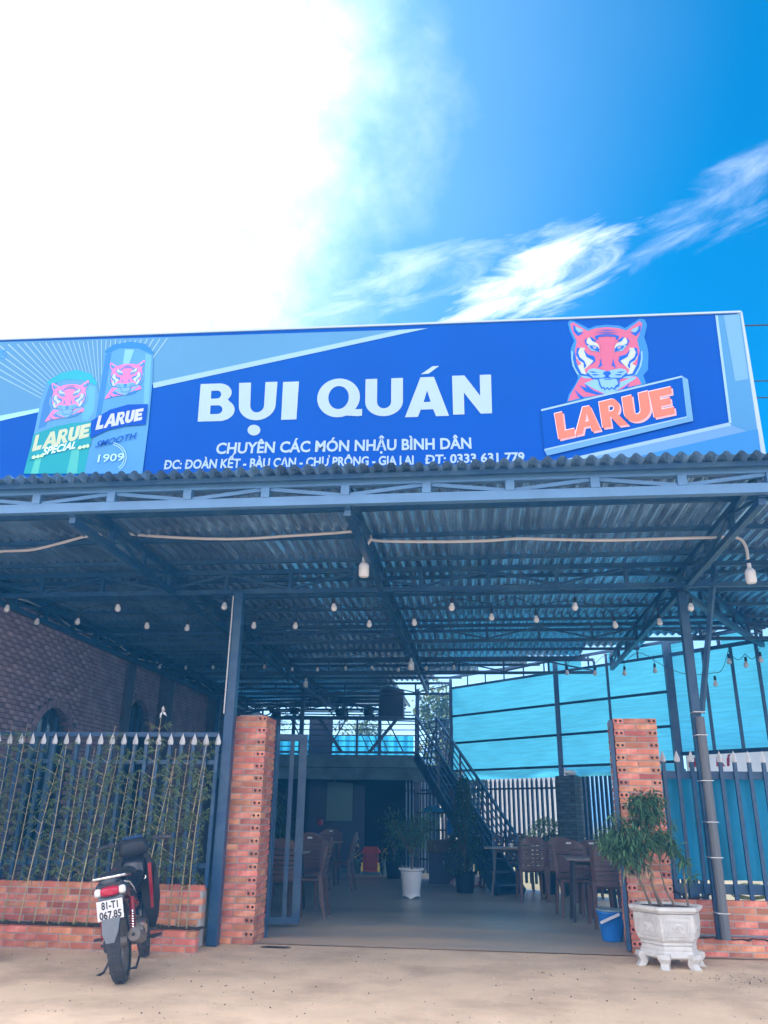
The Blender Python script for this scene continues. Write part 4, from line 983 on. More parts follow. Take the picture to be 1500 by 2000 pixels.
# ------------------------------------------------------------------ stairs
stt = thing('staircase', 'steel staircase descending beside the tarpaulin wall with parallel bar railings', 'staircase')
T0, T1 = Vector((-1.20, 18.95, 2.56)), Vector((.48, 15.95, 0.02)); dS = (T1 - T0); dh = Vector((dS.x, dS.y, 0)).normalized(); nS = Vector((-dh.y, dh.x, 0))  # nS points to the wall
inner = lambda f: T0 + dS * f - nS * .26
outer = lambda f: T0 + dS * f + nS * .26
for fn_, nm in ((inner, 'inner'), (outer, 'outer')):
    rbar(stt, fn_(0), fn_(1), .05, 'stringer', h_=.22)
for i in range(13):
    f_ = (i + .5) / 13; p = T0 + dS * f_; b = MB(); b.bar(p - nS * .23 + Vector((0, 0, .05)), p + nS * .23 + Vector((0, 0, .05)), .26, .03); b.build('tread', M['steel'], stt)
for fn_ in (inner, outer):
    for k, h_ in enumerate((.14, .28, .42, .56, .70, .86)):
        rbar(stt, fn_(0) + Vector((0, 0, h_)), fn_(.97) + Vector((0, 0, h_)), .045 if k == 5 else .02, 'rail')
    for f_ in (0, .33, .66, .97): rbar(stt, fn_(f_), fn_(f_) + Vector((0, 0, .88)), .045, 'post')
    for f_ in (.12, .16, .20, .48, .52, .56, .80, .84): rbar(stt, fn_(f_) + Vector((0, 0, .14)), fn_(f_ + .05) + Vector((0, 0, .84)), .022, 'diagonal')
# closing sheet under the stairs
b = MB(); b.add([inner(.05) - Vector((0, 0, .12)), inner(.98) - Vector((0, 0, .12)), outer(.98) - Vector((0, 0, .12)), outer(.05) - Vector((0, 0, .12))], [(0, 1, 2, 3)]); b.build('soffit', M['steel'], stt)
# landing railing beyond
for k in range(6):
    z = 2.7 + .13 * k; rbar(stt, (-1.42, 19.9, z), (-.75, 19.2, z + .03), .022, 'rail')
for x_, y_, dx in ((-1.2, 19.7, .25), (-1.05, 19.55, .3), (-.9, 19.4, -.3)): rbar(stt, (x_, y_, 2.66), (x_ + dx, y_ - dx, 3.4), .03, 'diagonal')
# ------------------------------------------------------------------ rear boundary fence, pillar and slatted gate below the tarpaulin
rf = thing('metal_fence', 'dark picket fence backlit below the tarpaulin wall at the rear', 'fence')
pm2 = MB(); pm2.box(-.02, .02, -.02, .02, .12, 1.97); pm2.add([(-.02, -.02, 1.97), (.02, -.02, 1.97), (.02, .02, 1.97), (-.02, .02, 1.97), (0, 0, 2.07)], [(0, 1, 4), (1, 2, 4), (2, 3, 4), (3, 0, 4)]); pm2 = pm2.mesh('picket', M['steel'])
s_ = s_end - 1.7
while s_ < sB - .15:
    P = seg_pt(1, s_, 0, .12); link_mesh('picket', pm2, rf, P, R(SA)); s_ += .125
for z in (1.84, .4): rbar(rf, seg_pt(1, s_end - 1.8, z, .14), seg_pt(1, sB - .1, z, .14), .035, 'rail')
P = seg_pt(1, sB + .12, 0, .16)
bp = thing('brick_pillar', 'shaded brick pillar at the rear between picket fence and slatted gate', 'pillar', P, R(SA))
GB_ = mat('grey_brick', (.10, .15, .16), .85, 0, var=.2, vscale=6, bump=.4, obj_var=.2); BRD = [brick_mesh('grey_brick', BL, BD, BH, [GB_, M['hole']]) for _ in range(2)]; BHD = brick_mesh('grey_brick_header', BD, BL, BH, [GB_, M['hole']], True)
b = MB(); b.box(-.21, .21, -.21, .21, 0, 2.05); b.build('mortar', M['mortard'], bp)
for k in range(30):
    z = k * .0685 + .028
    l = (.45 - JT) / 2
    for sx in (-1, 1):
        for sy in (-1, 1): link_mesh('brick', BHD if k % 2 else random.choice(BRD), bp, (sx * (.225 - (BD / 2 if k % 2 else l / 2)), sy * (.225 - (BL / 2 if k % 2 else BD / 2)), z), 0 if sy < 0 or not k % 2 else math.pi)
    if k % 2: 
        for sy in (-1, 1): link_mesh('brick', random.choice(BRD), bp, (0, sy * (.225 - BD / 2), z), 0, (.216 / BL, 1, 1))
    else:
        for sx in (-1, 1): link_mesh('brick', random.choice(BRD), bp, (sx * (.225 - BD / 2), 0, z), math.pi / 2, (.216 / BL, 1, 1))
rg = thing('slatted_gate', 'slatted steel gate backlit left of the right brick pillar', 'gate')
s_ = sB + .42; e_ = sE - .15; pm3 = MB(); pm3.box(-.028, .028, -.015, .015, .1, 2.07); pm3 = pm3.mesh('slat', M['steel'])
while s_ < e_: link_mesh('slat', pm3, rg, seg_pt(1, s_, 0, .12), R(SA)); s_ += .098
for z in (2.08, .1): rbar(rg, seg_pt(1, sB + .38, z, .12), seg_pt(1, e_, z, .12), .04, 'rail', h_=.06)
rbar(rg, seg_pt(1, sB + 1.35, .1, .1), seg_pt(1, sB + 1.35, 2.1, .1), .14, 'stile')
# cloth bundle stuck on pillar top
b = MB(); b.lathe([(.02, 0), (.10, .01), (.12, .05), (.07, .09), (.01, .10)], seg_pt(1, sB + .22, 2.05, 0), 9); b.build('plastic_bag', M['white'], None, True, label='white plastic bag lying on top of the rear brick pillar', category='bag')
# ------------------------------------------------------------------ furniture
def chair_proto():
    t = thing('plastic_chair', 'x', 'chair')
    # front at +y ; seat
    b = MB(); n = 8; top = []
    for (x, y) in [(-.20, -.19), (.20, -.19), (.215, .10), (.20, .20), (-.20, .20), (-.215, .10)]: top.append((x, y))
    b.add([(x, y, .455) for x, y in top] + [(x * .97, y * .97, .425) for x, y in top], [tuple(range(6)), tuple(range(11, 5, -1))] + [(i, i + 6, (i + 1) % 6 + 6, (i + 1) % 6) for i in range(6)])
    b.build('seat', M['plastic'], t, bevel=.008)
    for sx in (-1, 1):
        b = MB(); rings = []
        for z, x_, y_, w_, d_ in ((.44, .185, .165, .05, .045), (.2, .19, .18, .042, .036), (0, .20, .19, .034, .03)):
            rings.append([(sx * x_ + a * w_ / 2, y_ + c * d_ / 2, z) for a, c in ((-1, -1), (1, -1), (1, 1), (-1, 1))])
        b.loft(rings); b.build('leg', M['plastic'], t)
        b = MB(); rings = []
        for z, x_, y_, w_, d_ in ((.50, .19, -.19, .05, .05), (.25, .20, -.225, .045, .05), (0, .215, -.27, .036, .036)):
            rings.append([(sx * x_ + a * w_ / 2, y_ + c * d_ / 2, z) for a, c in ((-1, -1), (1, -1), (1, 1), (-1, 1))])
        b.loft(rings); b.build('leg', M['plastic'], t)
    # backrest: stiles, arched cap, slats with gaps
    b = MB(); yb = lambda z: -.19 - (z - .45) * .22 + .05 * 0
    def wz(z): return .185 + .025 * math.sin((z - .45) / .5 * 2.2)
    for sx in (-1, 1):
        rings = []
        for z in (.44, .55, .66, .77, .87):
            x_ = wz(z) * sx; rings.append([(x_ + a * .022, yb(z) + c * .014, z) for a, c in ((-1, -1), (1, -1), (1, 1), (-1, 1))])
        b.loft(rings)
    def slat(z0, z1, bow=.025, top_arc=0.0, drop=0.0):
        nn = 9; A = []; B = []
        for i in range(nn):
            u = -1 + 2 * i / (nn - 1); x = u * (wz((z0 + z1) / 2) - .01); y = yb((z0 + z1) / 2) - bow * (1 - u * u)
            zt_ = z1 + top_arc * (1 - abs(u) ** 2.4) - drop * (abs(u) ** 6); A.append([(x, y - .008, z0 - .0), (x, y + .008, z0), (x, y + .008, zt_), (x, y - .008, zt_)])
        b.loft(A)
    for z0, z1 in ((.455, .515), (.525, .57), (.582, .622), (.634, .676), (.690, .738), (.752, .80)): slat(z0, z1)
    slat(.815, .885, .025, .055, .03)
    b.build('backrest', M['plastic'], t, True)
    b = MB(); b.box(-.035, .035, yb(.905) - .013 + -.0, yb(.905) - .003 + .004, .882, .905); b.build('sticker', M['sticker'], t)
    return t
ch0 = chair_proto(); remember(ch0)
CHK = [c for c in CH[ch0.name] if c.name.startswith('sticker')][0]
GR = 'brown plastic chairs round the dining tables'
used = [False]
def chair(x, y, rz, label, s=1.07):
    if not used[0]: o = ch0; used[0] = True; o.location = (x, y, .004); o.rotation_euler = (0, 0, R(rz)); o['label'] = label; o['group'] = GR
    else: o = copy_tree(ch0, (x, y, .004), R(rz), label, GR)
    o.scale = (s, s, s); return o
chair(1.62, 11.95, 4, 'nearest brown chair, its back to the yard, half behind the right pillar plant')
chair(1.30, 12.95, 183, 'brown chair facing the yard across the near right table, sticker on top')
chair(1.62, 13.05, 178, 'brown chair facing the yard, peeping out left of the planter foliage')
chair(.80, 15.0, 8, 'brown chair with its back to the yard at the left end of the middle table')
chair(1.28, 15.15, 3, 'brown chair with its back to the yard, second along the middle table')
chair(.20, 17.0, 186, 'leftmost far chair facing the yard, next to the foot of the stairs')
chair(.72, 16.95, 181, 'far chair facing the yard, second from the stairs')
chair(1.36, 16.6, 178, 'far chair facing the yard before the flowering bush')
chair(1.85, 15.9, 176, 'far chair facing the yard before the rear brick pillar')
chair(-2.68, 11.75, 3, 'reddish brown chair close behind the left pillar, its back to the yard')
chair(-2.42, 12.05, 92, 'brown chair turned sideways behind the open gate leaf')
chair(-2.72, 13.35, 182, 'brown chair with white sticker facing the yard through the gate bars')
chair(-3.02, 15.3, 4, 'brown chair behind the gate leaf outer bar, its back to the yard')
chair(-2.62, 15.9, 90, 'brown chair turned sideways at the second left table')
chair(-3.25, 18.3, 182, 'farthest left brown chair facing the yard, in the dark')
def table(x, y, w_, d_, label, rz=0):
    t = thing('dining_table', label, 'table', (x, y, .004), R(rz), 'dining tables under the canopy')
    b = MB(); b.box(-w_ / 2, w_ / 2, -d_ / 2, d_ / 2, .765, .79); b.build('table_top', M['tabletop'], t, bevel=.008)
    for sx in (-1, 1):
        for sy in (-1, 1):
            b = MB(); b.bar((sx * w_ * .36, sy * d_ * .3, .765), (sx * w_ * .42, sy * d_ * .4, 0), .04, .04); b.build('leg', M['black'], t)
    b = MB(); b.box(-w_ * .38, w_ * .38, -.02, .02, .70, .74); b.build('apron', M['black'], t)
table(1.52, 12.48, .75, .55, 'near right dining table between brown chairs, beside the right pillar')
table(.78, 16.0, 1.5, .65, 'middle right dining table in front of the rear picket fence')
table(-2.95, 12.7, .75, .6, 'dining table seen through the bars of the open gate leaf')
table(-3.25, 17.2, .9, .6, 'rear left dining table in the dark beyond the gate')
def small_box(P, s, m, name, label, cat):
    b = MB(); b.box(-s[0] / 2, s[0] / 2, -s[1] / 2, s[1] / 2, 0, s[2]); o = b.build(name, m, None, bevel=.004, label=label, category=cat); o.location = P; return o
small_box((.52, 15.85, .795), (.05, .05, .07), M['sticker'], 'napkin_holder', 'small white napkin holder on the middle right table', 'holder')
small_box((-2.72, 12.62, .795), (.05, .05, .06), M['sticker'], 'napkin_holder', 'small white napkin holder on the near left table', 'holder')
b = MB(); b.lathe([(.05, 0), (.065, .02), (.07, .13), (.066, .13), (.05, .03)], (-3.22, 18.0, 0), 12)
# ------------------------------------------------------------------ plants
def branches(b, base, n, h_, spread, r0, segs=5, seed=0):
    rnd = random.Random(seed); tips = []
    for i in range(n):
        a = 2 * math.pi * i / n + rnd.uniform(-.4, .4); p = Vector(base); pts = [p.copy()]; lean = rnd.uniform(.4, 1) * spread
        for k in range(segs):
            f_ = (k + 1) / segs; p = Vector(base) + Vector((math.cos(a) * lean * f_ ** 1.2, math.sin(a) * lean * f_ ** 1.2, h_ * f_ * rnd.uniform(.92, 1.05))) + Vector((rnd.uniform(-.02, .02), rnd.uniform(-.02, .02), 0)); pts.append(p.copy())
        b.tube(pts, [r0 * (1 - .75 * k / segs) for k in range(segs + 1)], 5); tips.append(pts)
    return tips
# white pot with willow-leaved shrub
t = thing('potted_shrub', 'round headed shrub in a white footed plastic pot on the floor', 'potted plant', (-1.21, 14.96, .004))
b = MB(); prof = [(.135, .06), (.145, .06), (.15, .10), (.185, .42), (.19, .425), (.215, .44), (.215, .455), (.185, .455), (.175, .42), (.01, .415)]; b.lathe(prof, n=24)
for k in range(24):
    a = 2 * math.pi * k / 24; b.box(.205 * math.cos(a) - .012, .205 * math.cos(a) + .012, .205 * math.sin(a) - .012, .205 * math.sin(a) + .012, .445, .468)
b.build('pot', M['whitep'], t, True)
b = MB(); n = 24; r1 = [(.15 * math.cos(2 * math.pi * k / n), .15 * math.sin(2 * math.pi * k / n), .075) for k in range(n)]
r2 = [(.158 * math.cos(2 * math.pi * k / n), .158 * math.sin(2 * math.pi * k / n), .0 + .045 * abs(math.sin(2 * math.pi * k / n * 2))) for k in range(n)]
b.loft([r1, r2], cap=False); b.build('foot', M['whitep'], t, True)
b = MB(); b.lathe([(.001, .425), (.172, .42), (.172, .41), (.001, .41)], n=16); b.build('soil', M['soil'], t)
b = MB(); b.tube([(0, 0, .42), (.015, 0, .6), (0, 0, .68)], [.02, .017, .016], 7); tps = branches(b, (0, 0, .66), 14, .55, .46, .011, seed=3); b.build('trunk', M['bark'], t)
b = MB(); rnd = random.Random(5)
for i in range(1500):
    pts = rnd.choice(tps); f_ = rnd.uniform(.35, 1.1); k = min(int(f_ * 5), 4); p = pts[k].lerp(pts[k + 1], f_ * 5 - k); p = p + Vector((rnd.gauss(0, .085), rnd.gauss(0, .085), rnd.gauss(.02, .10)))
    b.leaf(p, (rnd.gauss(0, 1), rnd.gauss(0, 1), rnd.uniform(-1.0, .4)), (0, 0, 1), rnd.uniform(.06, .12), rnd.uniform(.014, .022), 0, .4)
b.build('foliage', M['leaf_m'], t)
# ornate hexagonal planter
HX, HY = 1.80, 9.17
t = thing('stone_planter', 'white hexagonal cast stone planter with relief panels on a footed stand', 'planter', (HX, HY, -.008), R(8))
def hexring(r, z, sy=1.0): return [(r * math.cos(R(60 * k)), r * sy * math.sin(R(60 * k)), z) for k in range(6)]
def hexloft(b, prof, cap=True): b.loft([hexring(r, z) for r, z in prof], 0, cap)
b = MB(); hexloft(b, [(.285, .195), (.305, .205), (.30, .225), (.325, .245), (.350, .32), (.358, .43), (.352, .475)]); b.build('bowl', M['stone'], t, bevel=.006)
b = MB(); hexloft(b, [(.350, .477), (.375, .483), (.385, .497), (.40, .505), (.40, .535), (.37, .54), (.335, .54), (.33, .50), (.05, .50)]); b.build('rim', M['stone'], t, bevel=.006)
b = MB(); vs = hexring(.33, .515); b.add([(0, 0, .53)] + vs, [(0, k + 1, (k + 1) % 6 + 1) for k in range(6)]); b.build('soil', M['soil'], t)
b = MB(); hexloft(b, [(.285, .20), (.30, .165), (.29, .15), (.315, .13), (.33, .10), (.30, .085)]); b.build('stand', M['stone'], t, bevel=.008)
b = MB(); hexloft(b, [(.262, .194), (.262, .206)]); b.build('stand_gap', M['dark'], t)
for k in range(6):
    a = R(60 * k); c_, s2 = math.cos(a), math.sin(a); rings = []
    for z, r_, w_ in ((.13, .305, .13), (.09, .315, .125), (.05, .285, .085), (.02, .30, .085), (0, .325, .10)):
        rings.append([((r_ + dx * .04) * c_ - dy * w_ / 2 * s2, (r_ + dx * .04) * s2 + dy * w_ / 2 * c_, z) for dx, dy in ((-1, -1), (1, -1), (1, 1), (-1, 1))])
    b = MB(); b.loft(rings); b.build('foot', M['stone'], t, True, .006)
    # relief panel on each face
    am = R(60 * k + 30); n_ = Vector((math.cos(am), math.sin(am), 0)); tt = Vector((-n_.y, n_.x, 0)); ap = math.cos(R(30))
    def fp(u, z, off=0.0):  # point on the flaring face
        zs = [(.245, .325), (.32, .350), (.43, .358), (.475, .352)]; r_ = .35
        for (za, ra), (zb_, rb_) in zip(zs, zs[1:]):
            if za <= z <= zb_: r_ = ra + (rb_ - ra) * (z - za) / (zb_ - za)
        return n_ * (r_ * ap + off) + tt * u + Vector((0, 0, z))
    b = MB()
    for hw, z0, z1, th in ((.135, .262, .452, .011), (.108, .285, .42, .009), (.092, .297, .408, .006)):
        for (u0, za), (u1, zb_) in (((-hw, z0), (hw, z0)), ((hw, z0), (hw, z1)), ((hw, z1), (-hw, z1)), ((-hw, z1), (-hw, z0))):
            for q_ in range(3):
                f0, f1 = q_ / 3, (q_ + 1) / 3
                b.bar(fp(u0 + (u1 - u0) * f0, za + (zb_ - za) * f0, .002), fp(u0 + (u1 - u0) * f1, za + (zb_ - za) * f1, .002), th, th, n_)
    ptsr = [fp(.055 * math.cos(q_ * .5) * (1 - q_ * .035), .352 + .035 * math.sin(q_ * .5) * (1 - q_ * .03), .003) for q_ in range(18)]; b.tube(ptsr, .008, 5)
    ptsr = [fp(-.05 + .1 * q_ / 12, .36 + .018 * math.sin(q_ * .9 + k), .003) for q_ in range(13)]; b.tube(ptsr, .008, 5)
    ptsr = [fp(-.12 + .24 * q_ / 16, .462 + .006 * math.sin(q_ * 1.2), .003) for q_ in range(17)]; b.tube(ptsr, .008, 5)
    for q_ in range(9): b.bar(fp(-.12 + .03 * q_, .258, .002), fp(-.105 + .03 * q_, .258, .002), .012, .008, n_)
    b.build('relief_panel', M['stone'], t)
t.scale = (.93, .93, 1.0)
# bonsai-like shrub in it (a plant of its own)
pt = thing('leafy_shrub', 'bushy long leaved shrub growing from the white stone planter, leaning left', 'shrub', (HX, HY, .50))
b = MB(); rnd = random.Random(11)
stems = [[(-.14, .0, 0), (-.18, 0, .12), (-.21, .02, .24), (-.27, 0, .40)], [(-.05, .02, 0), (-.09, .02, .15), (-.13, 0, .3), (-.17, .05, .5)], [(-.03, -.05, 0), (-.12, -.04, .2), (-.12, -.06, .38), (-.05, -.05, .62)],
         [(.10, .0, 0), (.02, .02, .16), (-.02, 0, .36), (.02, 0, .55)], [(.22, .0, 0), (.215, .0, .15), (.21, .0, .34), (.215, 0, .42)], [(-.13, -.02, .0), (-.2, -.05, .15), (-.3, -.1, .35), (-.42, -.12, .5)]]
for s_ in stems: b.tube(s_, [.011, .010, .008, .005], 6)
b.build('trunk', M['bark'], pt)
b = MB()
clumps = [(-.40, -.10, .62, .20, 420), (-.22, -.05, .66, .20, 420), (-.10, 0, .88, .16, 300), (-.02, 0, 1.02, .10, 120), (-.18, .0, 1.0, .12, 160), (.0, .0, .64, .14, 220), (-.30, -.05, .50, .17, 260), (-.52, -.1, .60, .12, 120), (.12, 0, .55, .08, 60), (.14, 0, .78, .05, 10), (.22, 0, .44, .06, 40), (.26, 0, .30, .05, 14), (-.45, -.1, .86, .05, 16)]
for cx, cy, cz, r_, n_ in clumps:
    for i in range(int(n_ * 1.5)):
        d = Vector((rnd.gauss(0, 1), rnd.gauss(0, 1), rnd.gauss(0, .8))).normalized() * r_ * rnd.random() ** .5
        p = Vector((cx, cy, cz)) + d
        b.leaf(p, (d.x * 3 + rnd.gauss(0, .5), d.y * 3 + rnd.gauss(0, .5), rnd.uniform(-1.0, .5)), (rnd.uniform(-.5, .5), rnd.uniform(-.5, .5), 1), rnd.uniform(.07, .13), rnd.uniform(.012, .024), 0, rnd.uniform(0, .45))
b.build('foliage', M['leaf'] if False else M['leaf_m'], pt)
b = MB()
for i in range(46): b.leaf((-.24 + rnd.gauss(0, .07), -.08, .42 + rnd.gauss(0, .04)), (rnd.gauss(0, .3), 0, -1), (0, 1, 0), rnd.uniform(.08, .15), .016, 0, .3)
b.build('dry_leaves', M['leaf_y'], pt)
# bamboo stems along the left fence
GB = 'thin bamboo stems planted along the left fence'
XB = [-5.62, -5.46, -5.28, -5.14, -4.95, -4.78, -4.62, -4.47, -4.30, -4.16, -4.0, -3.86, -3.72, -3.56, -3.42, -3.28, -3.18, -3.07]
tops = [1.9, 2.3, 2.25, 2.1, 2.0, 2.2, 1.9, 2.0, 2.25, 1.95, 2.1, 1.75, 2.05, 1.9, 2.0, 2.1, 2.15, 1.85]
for i, x in enumerate(XB):
    rnd = random.Random(100 + i); lab = 'tall bamboo stem tied with a white ribbon at its tip' if i == 12 else '%s thin bamboo stem counted leftward from the left brick pillar' % ORD[len(XB) - 1 - i]
    t = thing('bamboo', lab, 'bamboo', (x, 9.07 + rnd.uniform(-.04, .05), .19), 0, GB)
    H_ = tops[i] - .19; 
    if i == 12: H_ = 2.22
    lean = rnd.uniform(-.02, .16); ly = rnd.uniform(.02, .14); wob = rnd.uniform(-.03, .03)
    pos = lambda f_: Vector((lean * f_ + wob * math.sin(f_ * 4), ly * f_, H_ * f_))
    b = MB(); n_ = 12; b.tube([pos(k / n_) for k in range(n_ + 1)], [.0075 * (1 - .72 * k / n_) for k in range(n_ + 1)], 6)
    for k in range(1, 11): b.tube([pos(k / 11) - Vector((0, 0, .004)), pos(k / 11) + Vector((0, 0, .004))], .0095 * (1 - .65 * k / 11), 6)
    b.build('stem', M['bamboo'], t)
    b = MB(); bt = MB()
    for k in range(3, 15):
        f_ = .18 + .8 * (k - 2) / 13 + rnd.uniform(-.02, .02); p = pos(min(f_, 1)); side = rnd.choice((-1, 1))
        for br in range(2):
            side = -side; bl_ = rnd.uniform(.07, .17) * (1.1 - .35 * f_); e = p + Vector((side * bl_ * .8, rnd.uniform(-.09, .03), bl_ * .55)); bt.tube([p, e], [.0022, .001], 3, cap=False)
            for lf in range(15):
                q_ = p.lerp(e, rnd.uniform(.2, 1.1)); b.leaf(q_, (side * rnd.uniform(.1, 1), rnd.gauss(0, .7), rnd.uniform(-.6, .9)), (0, 1, .3), rnd.uniform(.045, .085), rnd.uniform(.008, .013), 0, .3)
    bt.build('twigs', M['bamboo'], t, kind='stuff'); b.build('leaves', M['leaf_b'], t)
    if i == 12:
        b = MB(); e = pos(1)
        for q_ in range(5): b.leaf(e, (rnd.uniform(-1, 1), -.3, rnd.uniform(-.6, .8)), (0, 1, 0), .09, .03, 0, .2)
        b.build('ribbon', M['white'], t)
# weeds and dead leaves on the planter soil
b = MB(); rnd = random.Random(4)
for i in range(900):
    x = rnd.choice((rnd.uniform(-5.8, -2.95), rnd.gauss(-4.35, .15), rnd.gauss(-5.4, .2), rnd.gauss(-3.5, .12)))
    if -6.8 < x < -2.93: b.leaf((x, rnd.uniform(8.97, 9.18), .2), (rnd.gauss(0, 1), rnd.gauss(0, 1), rnd.uniform(0, 1.4)), (0, 0, 1), rnd.uniform(.02, .05), .01, 0, .2)
b.build('weeds', M['leaf_b'], None, kind='stuff', label='small weeds and dead leaves on the planter soil', category='weeds')
# leafy plant behind the gate, dark shrub below the stairs, flowering bush by the rear pillar
def bush(name, label, loc, r_, h_, n_, m, lw=(.06, .12), ww=(.015, .03), pot=True, cone=False, seed=1, flowers=None, pot_m='dark'):
    t = thing(name, label, 'plant', loc); rnd = random.Random(seed)
    z0 = .35 if pot else 0
    if pot: b = MB(); b.lathe([(.14, 0), (.15, .01), (.19, .33), (.20, .35), (.17, .35), (.16, .30), (.01, .30)], n=14); b.build('pot', M[pot_m], t, True)
    b = MB(); b.tube([(0, 0, z0 * .8), (.01, 0, z0 + h_ * .5)], [.018, .01], 6); tp = branches(b, (0, 0, z0 + h_ * .1), 8, h_ * .8, r_ * .8, .009, seed=seed); b.build('stems', M['bark'], t)
    b = MB()
    for i in range(n_):
        f_ = rnd.random(); a = rnd.uniform(0, 6.283); rr = r_ * (math.sqrt(rnd.random())) * ((1 - f_ * .9) if cone else math.sin(math.pi * min(.98, f_ * .8 + .18)) + .15) * (1 + .35 * noise.noise(Vector((a * 1.3, f_ * 4, seed))))
        p = (rr * math.cos(a), rr * math.sin(a), z0 + f_ * h_); b.leaf(p, (math.cos(a) + rnd.gauss(0, .5), math.sin(a) + rnd.gauss(0, .5), rnd.uniform(-.8, .6)), (0, 0, 1), rnd.uniform(*lw), rnd.uniform(*ww), 0, .4)
    b.build('foliage', M[m], t)
    if flowers:
        b = MB()
        for i in range(flowers):
            f_ = rnd.random(); a = rnd.uniform(0, 6.283); rr = r_ * 1.02 * ((1 - f_ * .9) if cone else 1); b.lathe([(.004, -.008), (.010, 0), (.004, .008)], (rr * math.cos(a), rr * math.sin(a), z0 + f_ * h_), 5)
        b.build('blossoms', M['white'], t)
bush('potted_plant', 'tall leafy potted plant behind the left pillar and gate hinge', (-3.15, 12.3, .004), .38, 1.45, 1100, 'leaf', (.12, .26), (.012, .024), seed=2)
bush('potted_shrub', 'dark cone shaped shrub with pale blossoms below the stairs', (-.33, 16.25, .004), .42, 1.65, 2600, 'leaf', seed=3, cone=True, flowers=40)
bush('potted_shrub', 'small flowering bush in front of the rear brick pillar', (1.20, 16.45, .004), .48, .95, 1300, 'leaf_m', (.06, .11), (.02, .035), seed=4, flowers=30)
bush('potted_plant', 'low dark potted plant beside the shrine at the back', (-1.95, 19.3, .004), .35, .7, 500, 'leaf', seed=6)
# ------------------------------------------------------------------ bits under the stairs
sh = thing('storage_rack', 'dark storage rack with things on shelves under the stairs', 'rack')
for px, py, w_ in ((845, 1549, 1.0), (852, 1586, 1.0), (868, 1620, 1.1)):
    P = at(px, py, 18.9); b = MB(); b.box(P.x - w_ * .42, P.x + w_ * .42, 18.75, 19.05, P.z - .03, P.z); b.build('shelf', M['dark'], sh)
for x in (-1.35, -.42): b = MB(); b.box(x, x + .03, 18.9, 18.93, 0, 2.0); b.build('upright', M['dark'], sh)
P = at(848, 1549, 18.9); b = MB(); b.lathe([(.16, 0), (.13, .05), (.02, .12)], P, 12); b.build('woven_hat', M['leaf_y'] if False else M['steel_light'], None, True, label='pale conical basket lid on the top shelf under the stairs', category='lid')
P = at(846, 1586, 18.9); b = MB(); b.lathe([(.24, 0), (.21, .07), (.08, .12), (.01, .13)], P, 10); b.build('folded_tarp', M['tarp2'], None, True, label='crumpled teal tarpaulin on the middle shelf under the stairs', category='tarpaulin')
P = at(886, 1632, 18.2); b = MB(); b.lathe([(.11, 0), (.14, .02), (.14, .26), (.10, .32), (.03, .34), (.03, .38)], P, 14); b.build('water_jug', M['blue'], None, True, label='blue plastic water jug on the crate under the stairs', category='jug')
P = at(886, 1640, 18.2); b = MB(); zt_ = P.z; b.box(-1.1, -.25, 18.05, 18.55, .004, max(.3, zt_ - .25)); b.build('storage_crate', mat('navy_crate', (.01, .02, .10), .5), None, bevel=.01, label='dark blue storage crate on the floor under the stairs', category='crate')
b = MB(); b.box(-1.15, -.2, 18.0, 18.6, zt_ - .25, zt_ - .01); b.build('cardboard_box', mat('brown_card', (.12, .08, .05), .8), None, bevel=.01, label='dark cardboard box stacked on the blue crate under the stairs', category='box')
rnd = random.Random(9)
for k, (px, py, r_, m_, lb) in enumerate(((912, 1722, .15, 'red', 'red and white plastic bag slumped on the floor left of the chairs'), (925, 1700, .19, 'white', 'white plastic sack standing beside the dark crate'), (948, 1718, .20, 'white', 'crumpled white bag under the left end of the middle table'), (905, 1690, .12, 'red', 'red bag peeping out behind the white sack'))):
    P = atZ(px, py, 0); P.y -= .9 if P.y > 18.5 else 0; P = Vector((P.x, min(P.y, 17.6), .01)); b = MB(); rings = []
    for z, rr in ((0, .8), (.12, 1.0), (.35, .95), (.6, .7), (.8, .35), (.95, .1)):
        rings.append([(P.x + r_ * rr * math.cos(a * .5236) * rnd.uniform(.8, 1.15), P.y + r_ * rr * math.sin(a * .5236) * rnd.uniform(.8, 1.15), P.z + z * r_ * 1.5 + rnd.uniform(-.01, .01)) for a in range(12)])
    b.loft(rings); b.build('plastic_bag', mat('printed_bag', (.62, .60, .62), .4, col2=(.55, .04, .05), c2scale=9, c2lo=.5 if m_ == 'red' else .58, c2hi=.56 if m_ == 'red' else .62), None, label=lb, category='bag')
# shrine with floral lights
P = at(725, 1690, 20.3); sx_ = P.x
t = thing('red_shrine', 'small red and gold shrine on the floor at the dark back', 'shrine', (sx_, 20.2, .004))
b = MB(); b.box(-.22, .22, -.12, .12, 0, .06); b.build('base', M['concrete'], t)
b = MB(); b.box(-.16, .16, .08, .11, .06, .50); b.box(-.17, -.14, -.10, .10, .06, .44); b.box(.14, .17, -.10, .10, .06, .44); b.box(-.17, .17, -.10, .10, .06, .12); b.build('cabinet', M['redcloth'], t, bevel=.006)
b = MB(); b.add([(-.22, -.12, .46), (.22, -.12, .46), (.22, .12, .50), (-.22, .12, .50), (-.15, 0, .60), (.15, 0, .60)], [(0, 1, 5, 4), (1, 2, 5), (2, 3, 4, 5), (3, 0, 4), (0, 3, 2, 1)]); b.build('roof', M['redcloth'], t)
for s_ in (-1, 1): b = MB(); b.lathe([(.012, 0), (.03, .02), (.035, .08), (.02, .14), (.03, .2)], (s_ * .19, -.08, .06), 8); b.build('candle_stand', M['gold'], t)
